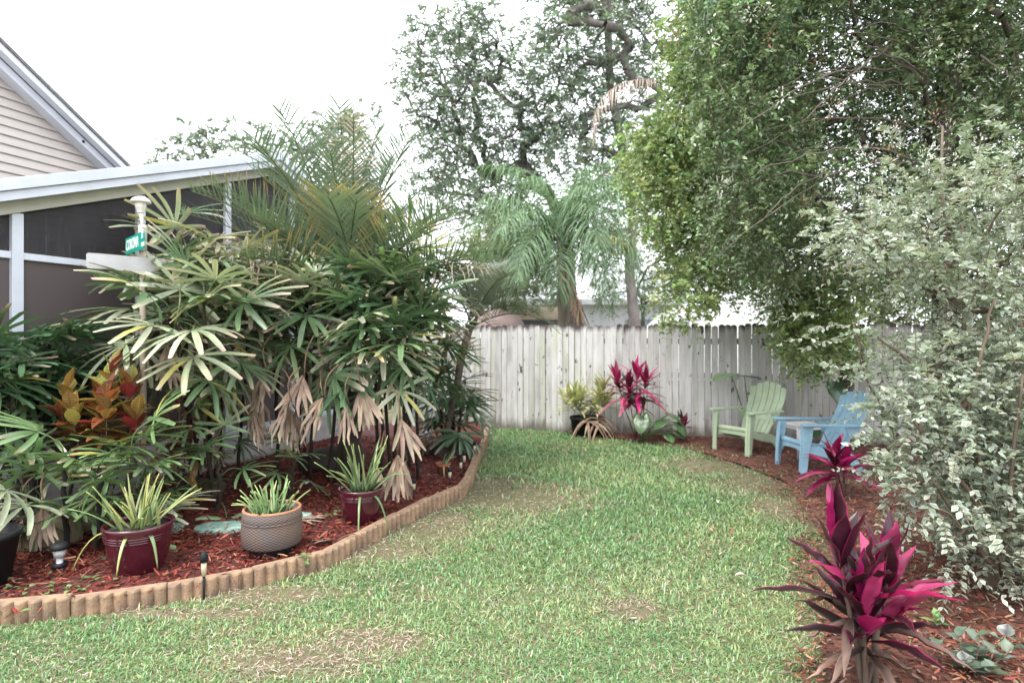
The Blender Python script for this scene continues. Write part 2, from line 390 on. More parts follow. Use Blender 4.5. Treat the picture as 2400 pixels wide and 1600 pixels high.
def along(d): return np.array((np.interp(d, cum, EDGE[:, 0]), np.interp(d, cum, EDGE[:, 1])))
r = RNG(5); d = .16
while d < cum[-1] - .3:
    a, c = along(d), along(d + .49); mid = (a + c) / 2; ang = math.atan2(c[1] - a[1], c[0] - a[0])
    n = np.array((-math.sin(ang), math.cos(ang))); mid = mid + n * .05
    M = Matrix.Translation((mid[0], mid[1], r.uniform(-.012, .006))) @ Matrix.Rotation(ang + r.normal(0, .02), 4, 'Z') @ Matrix.Rotation(r.normal(0, .02), 4, 'Y') @ Matrix.Rotation(r.normal(.03, .03), 4, 'X')
    link('edging_block', me0, ed, w=True, M=M)
    d += .498

# ------------------------------------------------------------------ fence
m, t, b, o = nodes('weathered_pine')
oi = nd(t, 'ObjectInfo'); tc = nd(t, 'TexCoord'); sx = nd(t, 'SeparateXYZ'); t.links.new(tc.outputs['Object'], sx.inputs[0])
off = nd(t, 'VectorMath', operation='MULTIPLY_ADD'); cmb = nd(t, 'CombineXYZ')
for i in range(3): t.links.new(oi.outputs['Random'], cmb.inputs[i])
t.links.new(cmb.outputs[0], off.inputs[0]); off.inputs[1].default_value = (37, 53, 71); t.links.new(tc.outputs['Object'], off.inputs[2])
def wn(scale, st, detail=5):
    mp = nd(t, 'Mapping'); mp.inputs[3].default_value = st; t.links.new(off.outputs[0], mp.inputs[0])
    n = nd(t, 'TexNoise'); n.inputs['Scale'].default_value = scale; n.inputs['Detail'].default_value = detail; t.links.new(mp.outputs[0], n.inputs[0]); return n.outputs[0]
grain = wn(60, (1, 1, .05)); blot = wn(3.2, (2, 1, .5)); knot = wn(7, (1.6, 1, .8), 2); alg = wn(2.5, (3, 1, .25))
base = mixc(t, ramp(t, grain, .35, .7), (.61, .605, .60), (.48, .465, .455))
base = mixc(t, ramp(t, blot, .46, .72), base, (.36, .345, .335))
base = mixc(t, ramp(t, alg, .52, .8), base, (.44, .48, .33))
base = mixc(t, ramp(t, knot, .655, .72), base, (.07, .055, .055))
mz = nd(t, 'Math', operation='MULTIPLY_ADD'); t.links.new(blot, mz.inputs[0]); mz.inputs[1].default_value = .35; t.links.new(sx.outputs[2], mz.inputs[2])
base = mixc(t, ramp(t, mz.outputs[0], 1.88, 1.98), base, (.065, .045, .052))          # mildewed picket tops
mz2 = nd(t, 'Math', operation='MULTIPLY_ADD'); t.links.new(blot, mz2.inputs[0]); mz2.inputs[1].default_value = -.5; t.links.new(sx.outputs[2], mz2.inputs[2])
base = mixc(t, ramp(t, mz2.outputs[0], -.02, -.20), base, (.17, .155, .13))           # splash-back dirt at the foot
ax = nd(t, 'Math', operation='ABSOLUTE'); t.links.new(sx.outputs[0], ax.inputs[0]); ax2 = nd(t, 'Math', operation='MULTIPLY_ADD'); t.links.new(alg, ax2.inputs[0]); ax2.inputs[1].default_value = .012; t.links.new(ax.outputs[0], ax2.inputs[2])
base = mixc(t, ramp(t, ax2.outputs[0], .0495, .0555), base, (.2, .19, .15))          # shade of the picket joints, painted dark along the edges
tone = nd(t, 'MapRange'); tone.inputs[3].default_value = .78; tone.inputs[4].default_value = 1.08; t.links.new(oi.outputs['Random'], tone.inputs[0])
hs = nd(t, 'HueSaturation'); t.links.new(base, hs.inputs['Color']); t.links.new(tone.outputs[0], hs.inputs['Value'])
t.links.new(hs.outputs[0], b.inputs[0]); b.inputs['Roughness'].default_value = .85; bump(t, b, grain, .25)
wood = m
fz = thing('privacy_fence', 'weathered grey wooden privacy fence across the back of the yard', 'fence', (F0[0], F0[1], 0))
fdir = np.array((FD[0], FD[1], 0)); fn = np.array((FD[1], -FD[0], 0))      # fn faces the yard
r = RNG(11); pm = []
for v in range(4):
    g = Geo(); w = .048; hgt = 1.80 + .012 * v
    pts = [(-w, -.02), (w, -.02), (w, hgt - .035)] + [(w * math.cos(a), hgt - .035 + .035 * math.sin(a)) for a in np.linspace(.35, math.pi - .35, 6)] + [(-w, hgt - .035)]
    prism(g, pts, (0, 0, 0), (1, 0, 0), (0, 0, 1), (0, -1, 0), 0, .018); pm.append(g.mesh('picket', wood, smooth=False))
d = -1.55; ang = math.atan2(FD[1], FD[0])
while d < 8.6:
    p = F0 + FD * d
    M = Matrix.Translation((p[0] + fn[0] * r.uniform(0, .006), p[1] + fn[1] * r.uniform(0, .006), r.normal(0, .008))) @ Matrix.Rotation(ang + r.normal(0, .012), 4, 'Z') @ Matrix.Rotation(r.normal(0, .004), 4, 'Y')
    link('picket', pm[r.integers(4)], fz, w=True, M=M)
    d += .0995 + (r.random() < .12) * .005
for z in (.35, 1.0, 1.55):
    g = Geo(); prism(g, [(-1.6, z - .045), (8.7, z - .045), (8.7, z + .045), (-1.6, z + .045)], (F0[0], F0[1], 0), fdir, UP, fn, -.045, -.007)
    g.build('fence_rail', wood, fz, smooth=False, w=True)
for d in np.arange(-1.5, 8.7, 2.4):
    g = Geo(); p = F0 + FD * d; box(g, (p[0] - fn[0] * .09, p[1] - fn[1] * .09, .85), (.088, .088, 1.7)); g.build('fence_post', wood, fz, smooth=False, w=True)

# ------------------------------------------------------------------ plant builders
LEAF = (.25, .85, 1., .75, .06); LANCE = (.18, .75, 1., .85, .5, .04); BLADE = (.8, 1., .9, .6, .08); FANSEG = (.22, .7, .95, 1., .95, .6); AL = (1., .85, .6, .35, .03)
def skeleton(trunk, tr, targets, tip, rng, col=(.12, .1, .085), bow=.12, n=6, nt=9):
    g = Geo(); pos = [np.asarray(p, float) for p in trunk]; par = [-1] + list(range(len(trunk) - 1)); paths = []
    top = pos[-1]
    for tg in sorted(targets, key=lambda q: np.linalg.norm(np.asarray(q) - top)):
        tg = np.asarray(tg, float); Pn = np.array(pos); dd = np.linalg.norm(Pn - tg, axis=1)
        dd = dd + 1.2 * np.maximum(Pn[:, 2] - tg[2], 0) + np.where(np.arange(len(pos)) < len(trunk) - 2, 1.5, 0)
        j = int(np.argmin(dd)); p0 = pos[j]; dist = np.linalg.norm(tg - p0); k = max(2, int(dist / .35)); path = [j]
        for i in range(1, k + 1):
            f = i / k; q = p0 * (1 - f) + tg * f + UP * bow * dist * math.sin(math.pi * f) + rng.normal(0, .035 * dist, 3) * math.sin(math.pi * f)
            pos.append(q); par.append(path[-1]); path.append(len(pos) - 1)
        paths.append(path)
    cnt = np.zeros(len(pos))
    for p in paths: cnt[p[-1]] += 1
    for i in range(len(pos) - 1, 0, -1): cnt[par[i]] += cnt[i]
    rad = np.minimum(tip * np.maximum(cnt, 1) ** .5, tr)
    T = np.array(trunk); tube(g, T, np.linspace(tr, max(tr * .62, rad[len(trunk) - 1]), len(T)), nt, col)
    for p in paths:
        rr = rad[p].copy(); rr[0] = min(rr[0], rr[1] * 1.3); rr[-1] *= .6
        tube(g, np.array([pos[i] for i in p]), rr, n, col, cap=False)
    return g
def sprigs(g, rng, P, D, L, npair, ll, lw, pal, CE=None, fold=.25, seg=2, a=.15, prof=LEAF, fwd=.6, up=.5, droop=.25, pp=None, twig=None, sag=.3, cols=None, ew=None):
    n = len(P); D = unit(D); L = np.broadcast_to(L, (n,)); S = np.cross(D, UP); S = unit(S + 1e-6); ps, ds, ns, ls = [], [], [], []
    for k in range(npair):
        t = (k + .8) / npair; p = P + D * (L * t)[:, None] - UP * (sag * L * t * t)[:, None]
        for sgn in (-1, 1):
            ph = rng.normal(0, .5, n)[:, None]
            side = S * sgn * np.cos(ph) + np.cross(D, S) * np.sin(ph) * sgn
            ps.append(p); ds.append(unit(D * fwd + side + UP * .15 + rng.normal(0, .22, (n, 3)))); ns.append(UP * up + rng.normal(0, .45, (n, 3)) + np.cross(S, D) * .3); ls.append(rng.uniform(.55, 1.25, n) * (1 - .25 * t))
    ps, ds, ns, ls = np.concatenate(ps), np.concatenate(ds), np.concatenate(ns), np.concatenate(ls); m = len(ps)
    base = pick(rng, pal, n, a, pp); C = np.tile(base, (npair * 2, 1)) * np.exp(rng.normal(0, a * .8, (m, 1)))
    E = None if CE is None else np.tile(pick(rng, CE, n, .1), (npair * 2, 1)) * np.exp(rng.normal(0, .08, (m, 1)))
    blades(g, ps, ds, ns, ll * ls, lw * ls, prof, droop, fold, seg, C, None, E, cols=cols, ew=ew)
    if twig is not None:
        for sgn in (0,):
            blades(g, P, D, UP, L * 1.0, np.full(n, twig), (1., .8, .4), sag * .5, 0, 2, (.16, .11, .07))
    return g
def blob_sprigs(rng, blobs, per_r2, out=1., grav=-.1, jitter=.5, shell=.4):
    P, D = [], []
    for c, rv in blobs:
        rv = np.broadcast_to(np.asarray(rv, float), (3,)); n = max(3, int(per_r2 * rv.mean() ** 2))
        v = unit(rng.normal(0, 1, (n, 3))); q = (shell + (1 - shell) * rng.random(n) ** .5)[:, None]
        P.append(np.asarray(c) + v * q * rv); D.append(unit(v * out + rng.normal(0, jitter, (n, 3)) + UP * grav))
    return np.concatenate(P), np.concatenate(D)
def poly_pts(rng, poly, n, Y0, Y1, mind):
    xs, ys = [p[0] for p in poly], [p[1] for p in poly]; got = []; tries = 0
    while len(got) < n and tries < 6000:
        tries += 1; p = (rng.uniform(min(xs), max(xs)), rng.uniform(min(ys), max(ys)))
        if inpoly(p, poly) and all((p[0] - q[0]) ** 2 + (p[1] - q[1]) ** 2 > mind * mind for q in got): got.append(p)
    return [at(p[0], p[1], rng.uniform(Y0, Y1)) for p in got]
def feather(rng, base, az, el, L, bend, npair, ll, lw, c0, c1, ldroop=.3, vee=.5, fwd=.7, rc=(.14, .16, .06), rr=.016, pet=.2, cp=2., ragged=0., fp=(.7, 1., .9, .6, .1), curve=1.3, jitt=.08):
    g = Geo(); k = 14; tt = np.linspace(0, 1, k + 1); e = el - bend * ((tt[:-1] + tt[1:]) / 2) ** curve
    d = np.stack((np.cos(e) * np.cos(az), np.cos(e) * np.sin(az), np.sin(e)), 1)
    sp = np.concatenate((np.asarray(base)[None], np.asarray(base) + np.cumsum(d * L / k, 0)))
    tube(g, sp, np.linspace(rr, rr * .2, k + 1), 5, rc)
    t = np.repeat(np.linspace(pet, .985, npair), 2); sg = np.tile((-1., 1.), npair)
    keep = rng.random(len(t)) > ragged; t, sg = t[keep], sg[keep]; n = len(t)
    p = np.stack([np.interp(t, tt, sp[:, i]) for i in range(3)], 1)
    T = unit(np.stack([np.interp(t, (tt[:-1] + tt[1:]) / 2, d[:, i]) for i in range(3)], 1))
    S = unit(np.cross(T, UP) + np.array((math.sin(az), -math.cos(az), 0)) * .15); Nn = np.cross(S, T)
    f2 = fwd * (1 + 1.3 * np.maximum(t - .6, 0))
    D = unit(T * f2[:, None] + S * sg[:, None] + Nn * vee + rng.normal(0, jitt, (n, 3)))
    u = (t - pet) / (1 - pet); ln = ll * (np.sin(np.pi * np.clip(.2 + .72 * u, 0, 1)) ** .8) * rng.uniform(.88, 1.08, n)
    blades(g, p, D, Nn + S * sg[:, None] * .2, ln, lw, fp, ldroop * rng.uniform(.6, 1.4, n), .0, 3, jit(rng, c0, n, .1), jit(rng, c1, n, .12), cp=cp)
    return g, sp

# lady palm fronds
FAN = {}
def fan_mesh(kind, v, rng):
    g = Geo(); dead = kind == 'dead'
    pet = rng.uniform(.22, .34); x = np.linspace(0, pet, 6); hub = np.array((pet, 0, -.02 if not dead else 0))
    pc = {'fresh': (.1, .18, .05), 'green': (.06, .12, .03), 'dark': (.05, .10, .03), 'pale': (.2, .24, .08), 'dead': (.24, .15, .08)}[kind]
    tube(g, np.c_[x, 0 * x, .06 * np.sin(x / pet * 3.14)] + np.c_[0 * x, 0 * x, -.02 * x / pet], .0055, 5, pc)
    k = int(rng.integers(8, 12)) if not dead else int(rng.integers(5, 8)); spread = math.radians(rng.uniform(105, 135)) if not dead else math.radians(rng.uniform(16, 36))
    a = np.linspace(-spread, spread, k) + rng.normal(0, .06, k)
    D = np.c_[np.cos(a), np.sin(a), .18 * np.cos(a * .6) if not dead else 0 * a]
    hb = rng.uniform(.15, .9) if not dead else 0.
    D = np.c_[D[:, 0] * math.cos(hb) + D[:, 2] * math.sin(hb), D[:, 1], -D[:, 0] * math.sin(hb) + D[:, 2] * math.cos(hb)]
    HN = (math.sin(hb), 0, math.cos(hb))
    ln = (.37 - .08 * np.abs(a) / spread) * rng.uniform(.88, 1.1, k) * (1 if not dead else .8)
    if dead:
        C0 = jit(rng, (.32, .215, .14), k, .2); C1 = jit(rng, (.44, .33, .23), k, .2)
        blades(g, hub + 0 * D, D, (0, 0, 1), ln, .0145, (.2, .7, .9, 1, .8, .3), rng.uniform(0, .1, k), .6, 5, C0, C1, wave=.5, rng=rng)
    else:
        C0 = jit(rng, {'fresh': (.14, .25, .085), 'green': (.105, .195, .08), 'dark': (.058, .135, .055), 'pale': (.36, .41, .25)}[kind], k, .15)
        tipc = {'fresh': (.20, .32, .11), 'green': (.14, .21, .09), 'dark': (.07, .15, .06), 'pale': (.52, .49, .34)}[kind]
        C1 = jit(rng, tipc, k, .15)
        br = rng.random(k) < {'fresh': .25, 'green': .4, 'dark': .15, 'pale': .6}[kind]; C1[br] = jit(rng, (.46, .34, .23), int(br.sum()), .2)
        yl = rng.random(k) < {'fresh': .04, 'green': .03, 'dark': .0, 'pale': .07}[kind]; C0[yl] = jit(rng, (.42, .40, .06), int(yl.sum()), .1)
        blades(g, hub + 0 * D, D, HN, ln, .0185, FANSEG, rng.uniform(.15, .6, k), .35, 5, C0, C1, cp=5, wave=.10, rng=rng, streak=.12)
    return g.mesh('frond', dry if dead else gloss)
for kd, nv in (('fresh', 7), ('green', 7), ('dark', 6), ('pale', 6), ('dead', 6)):
    FAN[kd] = [fan_mesh(kd, v, RNG(100 + v + 17 * len(kd) + (50 if kd == 'fresh' else 0))) for v in range(nv)]
def lady_palm(label, basepx, tops, mix, seed, nf=7, sc=1., dead=(), upright=0., stem_c=(.05, .038, .03), zb=BEDZ, rs=.016, avoid=True, ext=.5):
    rng = RNG(seed); b0 = gp(*basepx, zb)
    p = thing('lady_palm', label, 'palm', (b0[0], b0[1], zb - .02))
    kinds = list(mix); pr = np.array([mix[k] for k in kinds], float); pr /= pr.sum()
    for (tx, ty, tY) in tops:
        top = at(tx, ty, tY); bs = np.array((b0[0] * .45 + top[0] * .55 + rng.normal(0, .05), b0[1] * .45 + top[1] * .55 + rng.normal(0, .05), zb - .03))
        q = np.linspace(0, 1, 8)[:, None]; pts = bs * (1 - q) + top * q + np.c_[rng.normal(0, .012, 8), rng.normal(0, .012, 8), np.zeros(8)]
        g = Geo(); rad = rs * (1 + .25 * rng.random(8)); rad[-1] *= .6; tube(g, pts, rad, 7, stem_c)
        nfib = 30; tq = rng.uniform(.3, 1, nfib); fp = bs * (1 - tq[:, None]) + top * tq[:, None]
        blades(g, fp, np.c_[rng.normal(0, .6, (nfib, 2)), rng.uniform(.3, 1, nfib)], rng.normal(0, 1, (nfib, 3)), rng.uniform(.06, .16, nfib) * sc, .003, (1, .6, .1), .6, 0, 2, jit(rng, (.13, .09, .06), nfib, .3))
        g.build('stem', barkm, p, w=True)
        a0 = rng.uniform(0, 6.28)
        for i in range(nf):
            f = i / max(nf - 1, 1); pos = top - unit(top - bs) * (f * ext * sc)
            for tr_ in range(12):
                az = a0 + i * 2.4 + rng.normal(0, .25) + tr_ * .7
                el = math.radians(66 - 88 * f * (1 - upright) + rng.normal(0, 9))
                tip = pos + np.array((math.cos(az) * math.cos(el), math.sin(az) * math.cos(el), math.sin(el))) * .55 * sc
                blk = False
                for fr_ in (.45, .75, 1.05):
                    q_ = pos + (tip - pos) * fr_ * 1.15; ux = 1200 + q_[0] / q_[1] * FPX; uy = HZ - (q_[2] - CAMH) / q_[1] * FPX
                    blk = blk or (285 < ux < 385 and 440 < uy < 612 and q_[1] < 5.4) or (60 < ux < 345 and 800 < uy < 960 and q_[1] < 4.8)
                if (not avoid or (tip - W0) @ NW > .08) and not blk: break
            if blk: continue
            kd = kinds[rng.choice(len(kinds), p=pr)]
            M = Matrix.Translation(pos) @ rot_frame(az, el, rng.normal(0, .35)) @ Matrix.Scale(sc * rng.uniform(.88, 1.12), 4)
            link('frond', FAN[kd][rng.integers(len(FAN[kd]))], p, w=True, M=M)
    for (dx, dy, dY) in dead:
        pos = at(dx, dy, dY); M = Matrix.Translation(pos) @ rot_frame(rng.uniform(3.6, 5.8), math.radians(rng.uniform(-88, -60)), rng.uniform(-.6, .6)) @ Matrix.Scale(sc * rng.uniform(.9, 1.15), 4)
        link('dead_frond', FAN['dead'][rng.integers(6)], p, w=True, M=M)
    return p
lady_palm('tall lady palm with pale bleached fan leaves beside the street sign', (520, 1110), [(440, 640, 5.7), (530, 640, 5.8), (390, 700, 5.5), (490, 730, 5.6), (590, 690, 6.1), (430, 590, 6.0), (410, 760, 5.05), (475, 715, 5.1)], {'pale': 7, 'green': 4}, 21, 11, 1.3, ext=.36, dead=[(545, 880, 5.6), (370, 720, 5.3), (350, 735, 5.3), (400, 740, 5.3), (470, 560, 5.6), (600, 830, 5.8)])
lady_palm('lady palm clump in the middle of the bed with hanging dead fronds', (690, 1110), [(650, 700, 6.2), (740, 720, 6.0), (810, 690, 6.2), (640, 740, 6.4), (850, 760, 5.8), (720, 640, 6.6), (690, 600, 6.8)], {'green': 5, 'pale': 4, 'fresh': 2, 'dark': 1}, 22, 9, 1.3, ext=.3, dead=[(560, 870, 5.5), (705, 860, 5.4), (800, 850, 5.4), (660, 860, 5.6), (695, 885, 5.5), (745, 775, 5.6), (640, 780, 5.7), (830, 830, 5.5), (585, 900, 6.2), (770, 760, 5.6), (500, 830, 6.0)])
lady_palm('lush dark green lady palm beside the maroon pot near the edging curve', (930, 1095), [(920, 620, 6.4), (970, 690, 6.1), (945, 770, 5.8), (985, 650, 6.5), (890, 800, 5.6), (890, 700, 6.0), (985, 770, 6.0), (960, 580, 6.9), (860, 650, 6.2)], {'dark': 5, 'green': 6, 'fresh': 4, 'pale': 2}, 23, 10, 1.25, ext=.38, dead=[(825, 870, 5.4), (915, 900, 5.4), (935, 960, 5.4), (960, 1000, 5.5), (900, 1010, 5.5)])
lady_palm('shorter lady palm at the far end of the bed by the fence', (1062, 1050), [(1055, 890, 8.0), (1080, 960, 7.8), (1030, 960, 8.2), (1050, 860, 8.4)], {'dark': 6, 'green': 3}, 24, 11, 1.1, [(1080, 985, 7.9)])
lady_palm('young lady palm with glossy green fans behind the front maroon pot', (228, 1285), [(225, 1105, 4.35), (150, 1090, 4.4), (310, 1060, 4.5), (60, 1100, 4.4), (335, 1120, 4.6), (10, 1070, 4.4)], {'fresh': 9, 'green': 3, 'pale': 1}, 25, 7, 1.0, upright=.45, dead=[(110, 1100, 4.3), (85, 1110, 4.4), (20, 1120, 4.5)], stem_c=(.03, .026, .024))
lady_palm('dense dark green palm thicket against the screened porch at left', (80, 1190), [(10, 850, 4.7), (75, 840, 4.8), (150, 840, 5.15), (30, 920, 4.6), (110, 900, 5.0), (215, 850, 5.35), (-40, 880, 4.5)], {'dark': 9, 'green': 1.5}, 26, 11, 1.0, (), .5)
lady_palm('small lady palm between the lamp pole and the tall stems', (510, 1180), [(470, 960, 5.3), (525, 1060, 5.2), (430, 1010, 5.2)], {'green': 3, 'fresh': 4}, 27, 5, .9)
lady_palm('single lady palm sprout behind the woven basket planter', (690, 1168), [(690, 1075, 5.6)], {'fresh': 1}, 28, 6, .7, upright=.3)

# feather palms
def feather_palm(name, label, base, crown, fronds, seed, trc=(.10, .08, .065), r0=.13, boots=True, cat='palm', pr=None):
    rng = RNG(seed); p = thing(name, label, cat, tuple(base)); g = Geo(); k = 10; q = np.linspace(0, 1, k)[:, None]
    tube(g, np.asarray(base) * (1 - q) + np.asarray(crown) * q + np.c_[rng.normal(0, .02, (k, 2)), np.zeros(k)], r0 * (1 + .12 * np.sin(np.arange(k) * 2.1)), 12, trc)
    g.build('trunk', barkm, p, w=True)
    for fr in fronds:
        g, sp = feather(rng, np.asarray(crown) + rng.normal(0, .05, 3), **fr); g.build('frond', matte, p, w=True)
    return p
r = RNG(31); fl = []
GR, YE, OR, TAN = (.13, .195, .115), (.22, .26, .11), (.52, .32, .08), (.46, .36, .27)
crown = np.array((-1.85, 6.85, 1.85)); i = 0
while len(fl) < 50:
    az = i * 2.399 + r.normal(0, .15); f = (i % 44) / 43; i += 1
    el = math.radians(86 - 66 * f + r.normal(0, 6)); L = r.uniform(1.85, 2.35) - .35 * f; bend = math.radians(30 + 40 * f)
    tip = crown + np.array((math.cos(az), math.sin(az), 0)) * L * .8
    if (tip - W0) @ NW < .2 and f > .12:
        az += .9 if math.sin(az) < 0 else -2.0; L *= .8
        tip = crown + np.array((math.cos(az), math.sin(az), 0)) * L * .8
        if (tip - W0) @ NW < .1: continue
    c0, c1 = ((GR, GR), (GR, YE), (YE, OR), (GR, OR), (TAN, TAN))[r.choice(5, p=(.60, .14, .02, .12, .12))]
    fl.append(dict(az=az, el=el, L=L, bend=bend, npair=34, ll=.58, lw=.0095, c0=c0, c1=c1, ldroop=.12 if c0 is not TAN else .9, vee=.75, fwd=.75, rr=.02, pet=.22, cp=3., ragged=.08, jitt=.13))
for az, el, L, kk in ((205, 48, 2.0, 0), (215, 38, 1.9, 1), (225, 55, 2.0, 2), (236, 34, 1.8, 1), (196, 60, 1.9, 2), (248, 48, 1.8, 0), (-8, 42, 1.9, 2), (-25, 30, 1.8, 1), (6, 55, 2.0, 0), (-40, 45, 1.8, 2), (-15, 20, 1.7, 1), (20, 35, 1.9, 2), (268, 60, 1.8, 0), (290, 52, 1.8, 2)):
    c0, c1 = ((GR, GR), (TAN, TAN), (GR, OR))[kk]
    fl.append(dict(az=math.radians(az), el=math.radians(el), L=L, bend=math.radians(38), npair=34, ll=.55, lw=.0095, c0=c0, c1=c1, ldroop=.12 if kk != 1 else .8, vee=.7, fwd=.75, rr=.02, pet=.22, cp=3., ragged=.08 if kk != 1 else .3, jitt=.13 if kk != 1 else .22))
feather_palm('feather_palm', 'big feather palm with orange tipped fronds rising above the lady palms', (-1.85, 6.9, .05), crown, fl, 32)
r = RNG(33); fl = []
for az, el, L, b_ in ((-12, 30, 1.25, 80), (-25, 38, 1.2, 85), (-5, 50, 1.2, 70), (10, 75, 1.2, 60), (-60, 60, 1.1, 60), (60, 70, 1.2, 60), (150, 70, 1.1, 60), (-10, 55, 1.1, 70), (-100, 60, 1.0, 60), (30, 40, 1.1, 80)):
    fl.append(dict(az=math.radians(az), el=math.radians(el), L=L, bend=math.radians(b_), npair=48, ll=.36, lw=.007, c0=(.15, .19, .14), c1=(.24, .26, .18), ldroop=.1, vee=.55, fwd=.8, rr=.013, pet=.12))
feather_palm('feather_palm', 'small grey green palm with arching fronds before the white end of the fence', (-.95, 8.0, .05), np.array((-.55, 7.7, 1.78)), fl, 34, (.17, .14, .11), r0=.05)
r = RNG(35); fl = []
for i in range(40):
    f = i / 39; fl.append(dict(az=i * 2.4 + r.normal(0, .2), el=math.radians(88 - 95 * f), L=r.uniform(2.1, 2.8), bend=math.radians(85 + 30 * f), npair=48, ll=.8, lw=.011, c0=(.15, .26, .13), c1=(.21, .33, .17), ldroop=1.1, vee=.25, fwd=.5, rr=.02, pet=.15, jitt=.28))
for az in (-30, 15): fl.append(dict(az=math.radians(az), el=math.radians(15), L=1.7, bend=math.radians(50), npair=34, ll=.5, lw=.012, c0=(.32, .30, .05), c1=(.45, .32, .06), ldroop=.9, vee=.1, fwd=.5, jitt=.15))
qp = feather_palm('queen_palm', 'bright green queen palm with weeping fronds just behind the fence', (1.1, 13, 0), np.array((1.1, 13, 3.7)), fl, 36, (.2, .17, .14), .12)
g = Geo(); r = RNG(37); n = 150; tt = r.random(n); P0 = at(1320, 615, 12.3); P1 = at(1365, 745, 12.2)
pp = P0 * (1 - tt[:, None]) + P1 * tt[:, None] + r.normal(0, .04, (n, 3)) * (.5 + tt[:, None])
blades(g, pp, np.c_[r.normal(.15, .2, n), r.normal(0, .2, n), -np.ones(n)], r.normal(0, 1, (n, 3)), r.uniform(.25, .6, n), .016, (.8, 1, .5), 0, 0, 2, jit(r, (.36, .25, .17), n, .2))
tube(g, [np.array((1.1, 13, 3.15)), at(1300, 600, 12.5), P0], .025, 5, (.3, .2, .13)); g.build('dead_flower_stalk', dry, qp, w=True)
r = RNG(38); fl = []
tc_ = np.array((4.75, 6.5, 6.0))
for i in range(18):
    fl.append(dict(az=i * 2.4 if i > 5 else math.radians((178, 186, 194, 202, 170, 210)[i]), el=math.radians(70 - 60 * i / 17) if i > 5 else math.radians((28, 20, 34, 18, 24, 30)[i]), L=r.uniform(3.0, 3.5), bend=math.radians(110), npair=60, ll=.85, lw=.022, c0=(.06, .13, .06), c1=(.08, .17, .08), ldroop=1.1, vee=.1, fwd=.45, rr=.03, jitt=.14))
feather_palm('queen_palm', 'tall palm whose fronds hang into the top of the picture', (4.75, 6.55, 0), tc_, fl, 39, (.12, .10, .09), .11)
r = RNG(40)
p = thing('dead_palm_frond', 'dry tan palm frond caught in the bushy tree', 'palm frond', tuple(at(1545, 195, 8.4)))
g, sp = feather(r, at(1570, 200, 8.5), math.radians(190), math.radians(15), 1.7, math.radians(120), 40, .45, .008, (.42, .32, .27), (.45, .36, .3), 1.3, .0, .4, (.4, .3, .24), .012, .1); g.build('leaflet_spray', dry, p, w=True)

# ------------------------------------------------------------------ trees
def tree(name, label, trunk, tr, blobs, per, leafargs, mat, seed, bark=(.12, .1, .085), tip=.012, cat='tree', grav=-.1, group=None, skel=True, jitter=.5, shell=.4, slen=.3, extra=None, n=6):
    rng = RNG(seed); p = thing(name, label, cat, tuple(trunk[0]), group=group)
    if skel: skeleton(trunk, tr, [c for c, _ in blobs], tip, rng, bark, n=n).build('trunk', barkm, p, w=True)
    g = Geo(); P, D = blob_sprigs(rng, blobs, per, grav=grav, jitter=jitter, shell=shell)
    sprigs(g, rng, P, D, rng.uniform(.6, 1.2, len(P)) * slen, **leafargs)
    g.build('crown', mat, p, w=True, kind='stuff')
    return p
def blobs_from(rng, pts, r0, r1, flat=1.): return [(c, np.array((1, 1, flat)) * rng.uniform(r0, r1)) for c in pts]
# oaks beyond the fence
r = RNG(51)
polyA = [(935, 210), (960, 80), (1040, 20), (1120, -10), (1160, 50), (1200, 130), (1240, 180), (1290, 240), (1300, 400), (1260, 480), (1160, 530), (1010, 500), (960, 420), (970, 330)]
pa = poly_pts(r, polyA, 170, 16.5, 19.5, 20)
la = dict(npair=4, ll=.17, lw=.055, pal=[(.155, .215, .15), (.20, .26, .18), (.12, .17, .12)], fold=.0, seg=1, prof=(.5, 1, .3), a=.2, twig=.006, up=.3)  # far-tree haze is painted in as lightened grey-green leaf colours
tree('oak_tree', 'sparse oak with open limbs against the white sky, left of the two', [at(1345, 900, 18) * (1, 1, 0), at(1340, 700, 18), at(1330, 560, 18), at(1290, 460, 18), at(1230, 390, 18)], .17, blobs_from(r, pa, .30, .56, .7), 105, la, matte, 52, (.11, .095, .09), .018, slen=.42, grav=.1)
polyB = [(1230, 130), (1250, 60), (1310, -20), (1330, -260), (1560, -260), (1560, 200), (1540, 440), (1440, 520), (1330, 430), (1290, 300)]
pb = poly_pts(r, polyB, 190, 16, 19, 21)
tree('oak_tree', 'tall oak with a dark upright trunk rising behind the queen palm', [at(1500, 900, 17.5) * (1, 1, 0), at(1488, 760, 17.4), at(1476, 640, 17.5), at(1484, 520, 17.5), at(1462, 370, 17.6), at(1430, 200, 17.5), at(1425, 60, 17.5), at(1425, -120, 17.5)], .17, blobs_from(r, pb, .30, .56, .7), 105, la, matte, 53, (.2, .175, .165), .016, slen=.42, grav=.1)
for lab, poly, Y, tx, n in (('distant dark tree above the porch roof beside the gable ridge', [(380, 345), (440, 290), (500, 300), (520, 370), (380, 380)], 30, 450, 12), ('distant tree peeking over the porch ridge behind the feather palm', [(530, 310), (600, 285), (660, 320), (720, 300), (860, 260), (880, 330), (700, 400), (540, 380)], 27, 640, 26)):
    pts = poly_pts(r, poly, n, Y - 1, Y + 1, 20); c = at(tx, 380, Y)
    tree('distant_tree', lab, [(c[0], Y, 0), tuple(c * (1, 1, .5)), tuple(c)], .2, blobs_from(r, pts, .5, .8, .8), 50, dict(la, ll=.26, lw=.09), matte, 60 + n, slen=.5)
